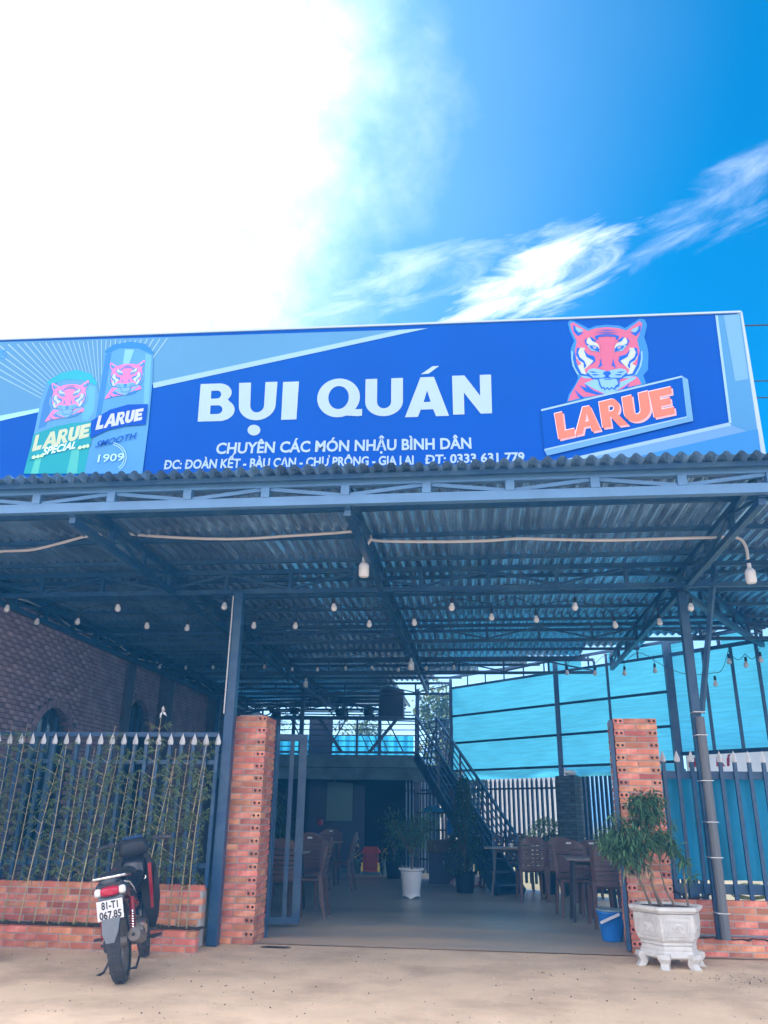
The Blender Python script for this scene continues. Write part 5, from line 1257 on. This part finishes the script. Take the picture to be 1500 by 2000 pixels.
for px, hh, lb, m_ in ((699, .75, 'slim vase of glowing yellow floral lights left of the red shrine', 'gold'), (751, .6, 'yellow green floral light in a pot right of the red shrine', 'gold')):
    P = at(px, 1650, 20.2); t = thing('flower_vase', lb, 'vase', (P.x, 20.15, .004), 0, 'floral lights beside the shrine')
    b = MB(); b.lathe([(.05, 0), (.06, .02), (.035, .15), (.07, .3), (.05, .32)], n=10); b.build('vase', M['board'], t, True)
    b = MB()
    for i in range(26): b.leaf((rnd.gauss(0, .035), rnd.gauss(0, .04), rnd.uniform(.32, hh)), (rnd.gauss(0, 1), -1, rnd.gauss(0, 1)), (0, 0, 1), .04, .03, 0, .2)
    b.build('flowers', M[m_], t)
# red stool/cup on the far left
P = at(625, 1612, 19.6); b = MB(); b.lathe([(.055, 0), (.07, .01), (.075, .12), (.06, .12), (.05, .02)], P, 12); b.build('red_cup', M['redp'], None, True, label='small red container seen above the far left table', category='container')
# blue bucket
bk = thing('blue_bucket', 'blue plastic bucket with white handle left of the right pillar', 'bucket', (1.46, 10.62, .006), R(10))
b = MB(); rings = []
for z, r_ in ((0, .095), (.01, .10), (.24, .135), (.25, .145), (.265, .145)): rings.append([(r_ * 1.05 * math.cos(R(22.5 * k)), r_ * .9 * math.sin(R(22.5 * k)), z) for k in range(16)])
b.loft(rings, 0, False); b.add([(.10 * math.cos(R(22.5 * k)), .09 * math.sin(R(22.5 * k)), .01) for k in range(16)], [tuple(range(16))]); o = b.build('body', M['blue'], bk, True)
sl = o.modifiers.new('thick', 'SOLIDIFY'); sl.thickness = .004
b = MB(); b.lathe([(.125, .262), (.15, .268), (.15, .28), (.01, .285)], n=16); b.build('lid', mat('clear_grey_lid', (.25, .36, .42), .3), bk, True)
b = MB(); b.bar((-.155, -.13, .17), (.04, -.16, .25), .012, .026); b.build('handle', M['whitep'], bk, bevel=.004)
bk.scale = (1.12, 1.12, 1.18)
# hose coil and clutter behind the right low wall
b = MB()
for k in range(7):
    cx = 2.95 + rnd.uniform(-.03, .03); rr = .16 + rnd.uniform(-.03, .03)
    b.tube([(cx + rr * 1.2 * math.cos(R(a)), 10.2 + .04 * k / 7, .585 + rr * .42 * math.sin(R(a)) + rnd.uniform(-.006, .006)) for a in range(0, 361, 20)], .009, 5)
b.build('hose_coil', M['yel'], None, True, label='coil of yellow hose behind the pickets on the right low wall', category='hose')
b = MB(); b.tube([(2.06, 9.93, .60), (2.2, 9.90, .53), (2.35, 9.90, .545), (2.48, 9.9, .60)], .012, 6); b.build('black_hose', M['wire'], None, True, label='short black hose lying on the right low wall beside the post', category='hose')
# ------------------------------------------------------------------ lamps and wires
def bulb_proto():
    t = thing('festoon_bulb', 'x', 'light bulb'); b = MB(); b.lathe([(.012, -.035), (.017, -.03), (.017, .015), (.010, .025)], n=10); b.build('socket', M['socket'], t, True)
    b = MB(); b.lathe([(.014, -.032), (.020, -.045), (.031, -.075), (.030, -.092), (.018, -.108), (.002, -.113)], n=12); b.build('glass', M['bulb'], t, True); return t
bp0 = bulb_proto(); remember(bp0); bused = [False]
def fbulb(P, label, group, s=1.0):
    global bp0
    if not bused[0]: o = bp0; bused[0] = True; o.location = P; o['label'] = label; o['group'] = group
    else: o = copy_tree(bp0, P, random.uniform(0, 3), label, group)
    o.scale = (s, s, s); o.rotation_euler = (random.uniform(-.12, .12), random.uniform(-.12, .12), 0); return o
def bulb_row(pts, label_fmt, group, s=1.0, sag=.10, drop=.09, wire=True, wlabel=None):
    P = [at(px, py, Y) for px, py, Y in pts]
    n = len(P)
    for i, p in enumerate(P): fbulb(p + Vector((0, 0, .07 * s)), label_fmt % ORD[i], group, s)
    if wire:
        b = MB()
        for i in range(n - 1):
            a = P[i] + Vector((0, 0, .07 * s + drop)); c = P[i + 1] + Vector((0, 0, .07 * s + drop)); b.tube([a.lerp(c, k / 6) + Vector((0, 0, .10 * math.sin(math.pi * k / 6))) for k in range(7)], .0065, 3, cap=False)
        for p in P: b.tube([p + Vector((0, 0, .07 * s + .02)), p + Vector((0, 0, .07 * s + drop + .01))], .006, 3, cap=False)
        b.build('light_string', M['wire'], None, label=wlabel, category='wire')
bulb_row([(x, y, 9.5) for x, y in ((14, 1188), (229, 1187), (439, 1184), (651, 1186), (883, 1185), (1124, 1185), (1350, 1186))], '%s bulb from the left in the nearest hanging string', 'bulbs of the nearest string', 1.2, wlabel='black wire of the nearest bulb string under the second truss')
bulb_row([(x, y, 10.3) for x, y in ((73, 1214), (153, 1214), (286, 1222), (366, 1226), (496, 1221), (577, 1222), (721, 1218), (809, 1215), (960, 1205), (1047, 1209), (1200, 1220), (1287, 1215))], '%s bulb from the left in the second hanging string', 'bulbs of the second string', 1.15, wlabel='black wire of the second bulb string under the canopy')
bulb_row([(x, y, 15.0) for x, y in ((263, 1296), (311, 1302), (363, 1304), (415, 1303), (517, 1302), (570, 1307), (620, 1307), (674, 1305), (727, 1304), (779, 1308), (833, 1305), (887, 1303))], '%s bulb from the left in the far string deep under the canopy', 'bulbs of the far string', 1.0, wlabel='black wire of the far bulb string deep under the canopy')
wp = [(1108, 1310), (1163, 1310), (1220, 1310), (1279, 1305), (1397, 1330), (1424, 1287), (1457, 1293), (1485, 1283)]
PW = [atP(px, py, (-1.0, 18.35), -45.5) for px, py in wp]
for i, p in enumerate(PW): fbulb(p + Vector((0, 0, .05)), '%s small bulb from the left along the cyan tarpaulin wall' % ORD[i], 'bulbs along the tarpaulin wall', 1.25)
b = MB()
for i in range(len(PW) - 1):
    a = PW[i] + Vector((0, 0, .13)); c = PW[i + 1] + Vector((0, 0, .13)); b.tube([a.lerp(c, k / 6) + Vector((0, 0, .16 * math.sin(math.pi * k / 6) if i < 3 else -.12 * math.sin(math.pi * k / 6))) for k in range(7)], .006, 3, cap=False)
for p in PW[:4]: b.tube([p + Vector((0, 0, .06)), p + Vector((0, 0, .22))], .005, 3, cap=False)
b.build('light_string', M['wire'], None, label='black wire of the bulb string along the tarpaulin wall', category='wire')
def big_lamp(P, label, s=1.0):
    t = thing('hanging_lamp', label, 'lamp', P, 0, 'large white lamps under the canopy'); t.scale = (s, s, s)
    b = MB(); b.lathe([(.018, .10), (.022, .10), (.024, .05), (.030, .045)][::-1], n=12); b.build('socket', M['whitep'], t, True)
    b = MB(); b.lathe([(.028, .046), (.042, .03), (.052, .015), (.056, 0), (.056, -.02)], n=18); b.build('housing', M['whitep'], t, True)
    b = MB(); b.lathe([(.056, -.021), (.056, -.10), (.045, -.118), (.002, -.122)], n=18); b.build('diffuser', M['bulb'], t, True)
    b = MB(); b.tube([(0, 0, .10), (.0, 0, .18)], .008, 5); b.build('cord', M['wire'], t)
big_lamp(at(711, 1106, 8.25), 'large white lamp hanging below the middle truss', 1.0)
big_lamp(at(1465, 1118, 8.25), 'large white lamp at the end of the white conduit, right edge', .95)
big_lamp(at(803, 1296, 13.0), 'smaller looking white lamp hanging deep below the middle truss', .9)
big_lamp(at(597, 1333, 15.5), 'distant white lamp hanging over the mezzanine rail, left', .8)
def conduit(pts, Y, label, r_=.0155):
    P = [at(px, py, Y) for px, py in pts]; Q = []
    for i in range(len(P) - 1):
        p0_ = P[max(i - 1, 0)]; p1_ = P[i]; p2_ = P[i + 1]; p3_ = P[min(i + 2, len(P) - 1)]
        for k in range(6):
            t_ = k / 6; Q.append(.5 * ((2 * p1_) + (p2_ - p0_) * t_ + (2 * p0_ - 5 * p1_ + 4 * p2_ - p3_) * t_ ** 2 + (3 * p1_ - p0_ - 3 * p2_ + p3_) * t_ ** 3))
    Q.append(P[-1]); b = MB(); b.tube(Q, r_, 7); b.build('conduit', M['cable'], None, True, label=label, category='conduit')
conduit([(-40, 1082), (0, 1077), (60, 1074), (110, 1063), (170, 1047), (213, 1042)], 8.12, 'white flexible conduit drooping under the roof at far left')
conduit([(235, 1041), (300, 1047), (400, 1052), (480, 1052), (560, 1047), (640, 1042), (695, 1038), (718, 1042), (724, 1052), (716, 1066)], 8.12, 'white flexible conduit sagging between the left and middle trusses')
conduit([(724, 1048), (735, 1056), (850, 1058), (950, 1056), (1015, 1052), (1100, 1054), (1200, 1055), (1300, 1052), (1380, 1050), (1438, 1050), (1456, 1066), (1461, 1092)], 8.12, 'white flexible conduit running right to the end lamp')
for k, (y0_, y1_) in enumerate(((637, 633), (746, 742), (778, 776))):
    a = at(1380, y0_ + 1, 16); c = at(1700, y1_ - 4, 16); b = MB(); b.tube([a, c], .022 if k == 0 else .016, 4); b.build('power_line', M['wire'], None, label=['upper power line crossing the sky right of the billboard', 'middle power line right of the billboard', 'lowest power line right of the billboard'][k], category='power line', group='power lines right of the billboard')
# ------------------------------------------------------------------ trees beyond
def tree(label, x, y, h_, r_, n_, seed, m='leaf_far', ls=.3):
    t = thing('broadleaf_tree', label, 'tree', (x, y, -.03), 0, 'trees beyond the lot'); rnd = random.Random(seed)
    b = MB(); b.tube([(0, 0, 0), (.1, 0, h_ * .3), (0, .1, h_ * .55), (.1, 0, h_ * .8)], [.2, .15, .1, .04], 7)
    lobes = []
    for k in range(9):
        a = rnd.uniform(0, 6.28); f_ = rnd.uniform(.4, .95); e = Vector((math.cos(a) * r_ * .6 * (1.2 - f_), math.sin(a) * r_ * .6 * (1.2 - f_), h_ * f_)); lobes.append((e, r_ * rnd.uniform(.3, .5))); b.tube([(0, 0, h_ * f_ * .6), e], [.07, .02], 5)
    b.build('trunk', M['bark'], t)
    b = MB()
    for i in range(n_):
        e, rr = rnd.choice(lobes); d = Vector((rnd.gauss(0, 1), rnd.gauss(0, 1), rnd.gauss(0, 1))).normalized() * rr * rnd.random() ** .35
        b.leaf(e + d, (rnd.gauss(0, 1), rnd.gauss(0, 1), rnd.gauss(0, .6)), (0, 0, 1), ls * rnd.uniform(.6, 1.2), ls * .45, 0, .2)
    b.build('crown', M[m], t)
tree('green tree seen through the gap above the stair landing', -1.2, 30, 5.6, 2.2, 3000, 1)
tree('tree half hidden behind the mezzanine, left of the stair gap', -5.5, 38, 5.0, 2.4, 2200, 2)
tree('low tree far behind the picket fence', 4.5, 46, 3.0, 2.0, 1800, 3)
b = MB(); rnd = random.Random(3)
for i in range(9000):
    x = rnd.uniform(-30, 40); y = rnd.uniform(24, 60); 
    if noise.noise(Vector((x * .2, y * .2, 0))) > -.05 and x + y > 21: b.leaf((x, y, -.03), (rnd.gauss(0, .5), rnd.gauss(0, .5), 1), (0, 1, 0), rnd.uniform(.2, .6), .14, 0, .2)
b.build('scrub', M['leaf_y'], None, kind='stuff', label='dry scrub on the open land behind the fence', category='scrub')
hb = thing('pale_house', 'pale rendered house beyond the stair landing gap', 'building', (.6, 40, -.03))
b = MB(); b.box(-3, 4, 0, 6, 0, 3.4); b.build('wall', M['cream'], hb)
b = MB(); b.add([(-3.4, -.5, 3.4), (4.4, -.5, 3.4), (4.4, 6.5, 3.4), (-3.4, 6.5, 3.4), (-3.4, 3, 4.6), (4.4, 3, 4.6)], [(0, 1, 5, 4), (2, 3, 4, 5), (1, 2, 5), (0, 4, 3), (0, 3, 2, 1)]); b.build('roof', M['galv'], hb)

# ------------------------------------------------------------------ motorbike
def motorbike():
    t = thing('motorbike', 'black underbone motorbike with red shock parked facing the bamboo, rear plate towards the yard', 'motorbike')
    RW = .285
    def wheel(y, name, steer=0.0, zc=RW, width=.075):
        e = bpy.data.objects.new(name, None); C.objects.link(e); e.parent = t; e.location = (0, y, zc); e.rotation_euler = (0, 0, steer); e.scale = (1.35 if not steer else 1.1, 1, 1)
        b = MB(); prof = []
        n = 36; ring = [(0, -.036, 0)]
        pr = [(-.030, RW - .055), (-.0385, RW - .035), (-.034, RW - .014), (-.018, RW - .002), (0, RW), (.018, RW - .002), (.034, RW - .014), (.0385, RW - .035), (.030, RW - .055)]
        vs = []; fs = []
        for k in range(n):
            a = 2 * math.pi * k / n
            for x_, r_ in pr: vs.append((x_, r_ * math.cos(a), r_ * math.sin(a)))
        m_ = len(pr)
        for k in range(n):
            for j in range(m_ - 1): fs.append((k * m_ + j, ((k + 1) % n) * m_ + j, ((k + 1) % n) * m_ + j + 1, k * m_ + j + 1))
        b.add(vs, fs); b.build('tyre', M['rubber'], e, True)
        b = MB()   # tread blocks
        for k in range(48):
            a = 2 * math.pi * k / 48
            for sx in (-1, 1):
                a2 = a + (.065 if sx > 0 else 0); p0_ = Vector((sx * .004, (RW + .001) * math.cos(a2), (RW + .001) * math.sin(a2))); p1_ = Vector((sx * .029, (RW - .006) * math.cos(a2 + .05), (RW - .006) * math.sin(a2 + .05)))
                b.bar(p0_, p1_, .012, .006, Vector((0, math.cos(a2), math.sin(a2))))
        b.build('tread', M['rubber'], e)
        b = MB(); n = 32
        for x0_, x1_, r0_, r1_ in ((-.026, .026, RW - .050, RW - .064),):
            rr = [(x0_, r0_), (x0_, r1_), (x1_, r1_), (x1_, r0_)]; vs = []; fs = []
            for k in range(n):
                a = 2 * math.pi * k / n
                for x_, r_ in rr: vs.append((x_, r_ * math.cos(a), r_ * math.sin(a)))
            for k in range(n):
                for j in range(4): fs.append((k * 4 + j, ((k + 1) % n) * 4 + j, ((k + 1) % n) * 4 + (j + 1) % 4, k * 4 + (j + 1) % 4))
            b.add(vs, fs)
        b.build('rim', M['engine'], e, True)
        b = MB(); b.lathe([(.045, -.05), (.05, -.03), (.05, .03), (.045, .05)], n=14, axis='x')
        for k in range(18):
            a = 2 * math.pi * k / 18; b.tube([(-.02 if k % 2 else .02, .045 * math.cos(a), .045 * math.sin(a)), (0, (RW - .06) * math.cos(a + .25), (RW - .06) * math.sin(a + .25))], .0022, 3)
        b.build('spokes', M['engine'], e)
        return e
    wheel(0, 'wheel'); wheel(1.21, 'wheel', R(14))
    def part(b, name, m, smooth=True, bevel=0, par=None): return b.build(name, M[m], par or t, smooth, bevel)
    def ring(cx, cy, cz, rx, rz, n=14, p=2.6, tilt=0.0):
        o = []
        for k in range(n):
            a = 2 * math.pi * k / n; c_, s_ = math.cos(a), math.sin(a)
            x_ = rx * abs(c_) ** (2 / p) * (1 if c_ >= 0 else -1); z_ = rz * abs(s_) ** (2 / p) * (1 if s_ >= 0 else -1)
            o.append((cx + x_, cy + z_ * math.sin(tilt), cz + z_ * math.cos(tilt)))
        return o
    # tail cowl and side panels (lofted along y, rear at -y)
    b = MB(); b.loft([ring(0, -.262, .69, .095, .055), ring(0, -.24, .695, .115, .078), ring(0, -.12, .69, .122, .095), ring(0, .05, .655, .105, .115), ring(0, .22, .60, .10, .13), ring(0, .38, .54, .085, .11), ring(0, .47, .50, .06, .06)]); part(b, 'tail_cowl', 'gloss')
    b = MB(); b.loft([ring(0, -.16, .785, .09, .012), ring(0, -.10, .79, .115, .026), ring(0, .12, .785, .13, .035), ring(0, .33, .775, .125, .035), ring(0, .48, .785, .085, .032), ring(0, .56, .80, .05, .02)]); part(b, 'seat', 'matteb')
    b = MB(); b.tube([(-.10, .02, .765), (-.135, -.12, .778), (-.115, -.25, .785), (-.06, -.285, .785), (.06, -.285, .785), (.115, -.25, .785), (.135, -.12, .778), (.10, .02, .765)], .011, 8); part(b, 'grab_rail', 'chrome')
    for s_ in (-1, 1):
        b = MB(); b.tube([(s_ * .108, -.22, .735), (s_ * .118, -.05, .715), (s_ * .11, .18, .66), (s_ * .095, .36, .60)], .006, 6); part(b, 'trim_strip', 'white')
        b = MB(); b.loft([ring(s_ * .092, .12, .58, .014, .05), ring(s_ * .10, .25, .56, .018, .075), ring(s_ * .088, .42, .52, .014, .05)]); part(b, 'side_panel', 'gloss')
        b = MB(); b.tube([(s_ * .118, .14, .55), (s_ * .122, .26, .53), (s_ * .10, .40, .50)], .012, 6); part(b, 'red_flash', 'redp')
    # tail light cluster
    b = MB(); b.loft([ring(0, -.25, .685, .085, .040), ring(0, -.275, .683, .070, .034), ring(0, -.288, .682, .045, .022)]); part(b, 'tail_light', 'taill')
    for s_ in (-1, 1): b = MB(); b.loft([ring(s_ * .088, -.225, .683, .030, .036), ring(s_ * .090, -.262, .683, .028, .032), ring(s_ * .088, -.278, .682, .015, .018)]); part(b, 'indicator', 'clear')
    b = MB(); b.loft([ring(0, -.262, .635, .095, .018), ring(0, -.22, .63, .10, .035), ring(0, -.10, .60, .07, .04)]); part(b, 'tail_underside', 'grey')
    # number plate with its characters
    pl = MB(); pl.box(-.098, .098, -.004, 0, -.072, .072); plate = pl.build('number_plate', M['white'], t, bevel=.003); plate.location = (0, -.295, .555); plate.rotation_euler = (R(10), 0, 0)
    for txt, z0_, z1_, hw in (('81-T1', .010, .062, .062), ('067.85', -.060, -.008, .082)):
        vs, fs = text_mesh2d(txt, .028); x0, x1 = bbox2(vs); vv = [(-hw + 2 * hw * (x_ - x0) / (x1 - x0), -.0055, z0_ + (z1_ - z0_) * y_ / CAPH) for x_, y_ in vs]
        q_ = MB(); q_.add(vv, fs); q_.build('plate_characters', M['black'], plate)
    b = MB(); b.tube([(0, -.26, .60), (0, -.28, .52)], .012, 5); part(b, 'plate_bracket', 'black')
    # mudguard, flap
    b = MB(); rings = []
    for a in (158, 140, 122, 105, 88, 70, 55):
        c_, s_ = math.cos(R(a)), math.sin(R(a)); r_ = RW + .035; rings.append([(x_, r_ * c_ * rr, RW + r_ * s_ * rr) for x_, rr in ((-.06, .93), (-.055, 1.0), (0, 1.03), (.055, 1.0), (.06, .93), (.05, .93), (0, 1.0), (-.05, .93))])
    b.loft(rings); part(b, 'rear_mudguard', 'matteb')
    b = MB(); b.add([(-.070, -.28, .505), (.070, -.28, .505), (.060, -.355, .40), (.03, -.375, .33), (-.03, -.375, .33), (-.060, -.355, .40)] + [(-.070, -.272, .505), (.070, -.272, .505), (.060, -.347, .40), (.03, -.367, .33), (-.03, -.367, .33), (-.060, -.347, .40)],
                    [(0, 1, 2, 3, 4, 5), (11, 10, 9, 8, 7, 6)] + [(i, i + 6, (i + 1) % 6 + 6, (i + 1) % 6) for i in range(6)]); part(b, 'mud_flap', 'grey', False)
    # shocks
    for s_ in (-1, 1):
        b = MB(); b.tube([(s_ * .115, .02, .60), (s_ * .112, -.01, .29)], .010, 8); part(b, 'shock_rod', 'chrome')
        b = MB(); b.tube([(s_ * .115, .02, .60), (s_ * .1145, .008, .50)], .021, 10); sh_ = part(b, 'shock_body', 'redp')
        b = MB(); pts = []
        for k in range(73): f_ = k / 72; a = f_ * 2 * math.pi * 9; pts.append((s_ * .113 + .021 * math.cos(a), .006 - .014 * f_ + .021 * math.sin(a), .50 - .17 * f_))
        b.tube(pts, .0048, 5); part(b, 'shock_spring', 'redp')
    # swingarm, chain case, hub
    for s_ in (-1, 1): b = MB(); b.tube([(s_ * .085, 0, RW), (s_ * .075, .38, .30)], .016, 6); part(b, 'swingarm', 'black')
    b = MB(); b.loft([ring(-.10, -.06, RW, .012, .045), ring(-.105, .0, RW, .016, .06), ring(-.10, .3, .30, .016, .05), ring(-.095, .42, .31, .014, .06)]); part(b, 'chain_case', 'black')
    # silencer
    b = MB(); b.tube([(.15, -.235, .345), (.152, -.225, .345), (.15, .10, .285), (.14, .22, .265), (.12, .30, .26), (.09, .55, .22), (.05, .68, .26)], [.030, .048, .050, .040, .018, .016, .016], 14); part(b, 'silencer', 'engine')
    b = MB(); b.tube([(.15, -.243, .346), (.15, -.236, .345)], .013, 10); part(b, 'silencer_outlet', 'wire')
    b = MB(); b.tube([(.175, -.05, .39), (.185, .02, .385), (.19, .10, .36), (.185, .16, .31)], [.014, .02, .02, .012], 8); part(b, 'heat_shield', 'chrome')
    # engine
    b = MB(); b.lathe([(.02, -.13), (.085, -.12), (.10, -.09), (.10, .09), (.085, .12), (.02, .13)], (0, .60, .285), 16, axis='x'); b.tube([(0, .62, .30), (0, .82, .34)], [.06, .055], 10)
    for k in range(6): b.tube([(0, .66 + .025 * k, .305 + .006 * k), (0, .664 + .025 * k, .306 + .006 * k)], .075, 8)
    part(b, 'engine', 'engine')
    # pegs, stands, pedal
    for s_ in (-1, 1):
        b = MB(); b.tube([(s_ * .08, .32, .30), (s_ * .20, .30, .30)], .012, 6); b.box(min(s_ * .16, s_ * .25), max(s_ * .16, s_ * .25), .28, .33, .295, .315); part(b, 'foot_peg', 'black', False)
        b = MB(); b.tube([(s_ * .08, .58, .22), (s_ * .22, .58, .22)], .012, 6); b.box(min(s_ * .15, s_ * .25), max(s_ * .15, s_ * .25), .555, .605, .215, .235); part(b, 'foot_peg', 'black', False)
    b = MB(); b.tube([(-.09, .42, .22), (-.20, .36, .05), (-.235, .32, -.002 + .045)], .011, 6); b.box(-.26, -.21, .29, .35, .036, .046); part(b, 'side_stand', 'black')
    b = MB(); b.tube([(-.10, .30, .12), (-.10, .10, .07), (.10, .10, .07), (.10, .30, .12)], .012, 6); part(b, 'centre_stand', 'black')
    b = MB(); b.tube([(.11, .60, .23), (.17, .66, .20), (.17, .78, .19)], .009, 5); part(b, 'brake_pedal', 'engine')
    # central spine and leg shields
    b = MB(); b.loft([ring(0, .42, .56, .05, .06), ring(0, .62, .53, .05, .055), ring(0, .82, .60, .05, .06), ring(0, .93, .74, .10, .09, tilt=.5), ring(0, .99, .84, .11, .08, tilt=.9), ring(0, 1.03, .90, .09, .06, tilt=1.1)]); part(b, 'spine_cover', 'gloss')
    for s_ in (-1, 1):
        rings = []
        for z, w0, w1, y0_, in ((.26, .10, .16, .93), (.36, .08, .20, .90), (.50, .06, .225, .90), (.64, .05, .225, .93), (.78, .05, .20, .97), (.88, .04, .14, .99)):
            rings.append([(s_ * w0, y0_ + .05, z), (s_ * (w0 + w1) / 2, y0_ + .01, z), (s_ * w1, y0_ - .045, z), (s_ * (w1 + .006), y0_ - .05, z), (s_ * (w0 + w1) / 2, y0_ + .03, z), (s_ * w0, y0_ + .07, z)])
        b = MB(); b.loft(rings); part(b, 'leg_shield', 'matteb')
        b = MB(); b.loft([[(s_ * a_, y_, z) for a_, y_ in ((.135, .905), (.165, .895), (.168, .91), (.14, .925))] for z in (.42, .55, .68, .80)]); part(b, 'inner_panel', 'redp')
    # fork, front mudguard
    for s_ in (-1, 1): b = MB(); b.tube([(s_ * .07, 1.205, .29), (s_ * .07, 1.11, .60), (s_ * .06, 1.05, .82)], [.020, .019, .018], 8); part(b, 'fork', 'black')
    b = MB(); rings = []
    for a in (165, 140, 115, 90, 65, 45):
        c_, s_ = math.cos(R(a)), math.sin(R(a)); r_ = RW + .03; rings.append([(x_, 1.21 + r_ * c_ * rr, RW + r_ * s_ * rr) for x_, rr in ((-.058, .92), (-.05, 1.0), (0, 1.04), (.05, 1.0), (.058, .92), (.045, .93), (0, 1.0), (-.045, .93))])
    b.loft(rings); part(b, 'front_mudguard', 'gloss')
    # handlebar, cowl, cluster
    hb_ = bpy.data.objects.new('handlebar', None); C.objects.link(hb_); hb_.parent = t; hb_.location = (0, 1.03, .93); hb_.rotation_euler = (0, 0, R(14))
    b = MB(); b.tube([(-.33, -.10, .06), (-.22, -.07, .075), (-.08, 0, .05), (.08, 0, .05), (.22, -.07, .075), (.33, -.10, .06)], .011, 8); b.build('bar', M['black'], hb_, True)
    for s_ in (-1, 1):
        b = MB(); b.tube([(s_ * .235, -.075, .074), (s_ * .345, -.105, .058)], [.018, .017], 10); b.build('grip', M['rubber'], hb_, True)
        b = MB(); b.tube([(s_ * .20, -.03, .078), (s_ * .24, .0, .07), (s_ * .33, -.05, .055)], .006, 6); b.build('brake_lever', M['chrome'], hb_, True)
        b = MB(); b.box(min(s_ * .17, s_ * .225), max(s_ * .17, s_ * .225), -.085, -.045, .055, .10); b.build('switch_box', M['matteb'], hb_, True, .006)
    b = MB(); b.loft([ring(0, -.105, .04, .09, .03), ring(0, -.075, .03, .125, .075), ring(0, .0, .02, .14, .10), ring(0, .09, .01, .12, .09), ring(0, .15, .0, .07, .05)]); b.build('headlamp_cowl', M['matteb'], hb_, True)
    b = MB(); b.loft([ring(0, -.075, .105, .085, .006, 14, 2.6, 1.2), ring(0, -.045, .118, .09, .03, 14, 2.6, 1.2)]); b.build('instrument_cluster', mat('speckled_dial', (.03, .08, .2), .15, col2=(.6, .75, .85), c2scale=26, c2lo=.60, c2hi=.66), hb_, True)
    b = MB(); b.tube([(-.10, 1.09, .74), (-.13, 1.10, .74)], [.02, .026], 8); part(b, 'front_indicator', 'clear')
    b = MB(); b.tube([(.10, .90, .70), (.115, .885, .70), (.115, .88, .68), (.10, .885, .675)], .006, 6); part(b, 'bag_hook', 'chrome')
    for k_ in range(3):
        b = MB(); b.tube([(-.20 + .2 * k_, .99, 1.0), (-.10 + .09 * k_, 1.08, .97 + .02 * k_), (.02 * k_, 1.10, .80)], .005, 5); part(b, 'cable', 'wire')
    b = MB(); b.tube([(.03, .985, .80), (.03, .965, .80)], .018, 10); part(b, 'ignition_lock', 'chrome')
    return t
mbk = motorbike(); mbk.scale = (1.06, 1.06, 1.06); mbk.location = (-3.01, 7.36, -.003); mbk.rotation_euler = (0, R(-11), R(14))
# the neighbouring motorbike whose front tyre just enters at the left edge
def half_wheel():
    t = thing('bicycle_wheel', 'edge of a second parked vehicle wheel at the far left border', 'wheel', (-5.28, 8.55, .285), R(75))
    b = MB(); n = 30; pr = [(-.03, .235), (-.038, .255), (-.03, .275), (0, .285), (.03, .275), (.038, .255), (.03, .235)]; vs = []; fs = []
    for k in range(n):
        a = 2 * math.pi * k / n
        for x_, r_ in pr: vs.append((x_, r_ * math.cos(a), r_ * math.sin(a)))
    m_ = len(pr)
    for k in range(n):
        for j in range(m_): fs.append((k * m_ + j, ((k + 1) % n) * m_ + j, ((k + 1) % n) * m_ + (j + 1) % m_, k * m_ + (j + 1) % m_))
    b.add(vs, fs); b.build('tyre', M['rubber'], t, True)
    b = MB(); b.lathe([(.22, -.02), (.235, -.02), (.235, .02), (.22, .02)], n=24, axis='x'); b.build('rim', M['chrome'], t, True)
    return t
hw_ = half_wheel(); P = atZ(-22, 1812, .285); hw_.location = (P.x - .17, P.y, .285)

# ------------------------------------------------------------------ blue haze volume, added to lift and tint the shadows
hz = MB(); hz.box(-170, 170, -70, 270, -1.03, 7.4)
hm = bpy.data.materials.new('haze'); hm.use_nodes = True; t_ = hm.node_tree
for n in list(t_.nodes): t_.nodes.remove(n)
o_ = t_.nodes.new('ShaderNodeOutputMaterial'); pv = t_.nodes.new('ShaderNodeVolumePrincipled'); pv.inputs['Color'].default_value = (.05, .42, 1.0, 1); pv.inputs['Density'].default_value = .0062; pv.inputs['Anisotropy'].default_value = .3
t_.links.new(pv.outputs[0], o_.inputs['Volume'])
hz.build('haze', hm, None, kind='stuff', label='thin blue haze volume added to lift the shadows around the canopy', category='haze')
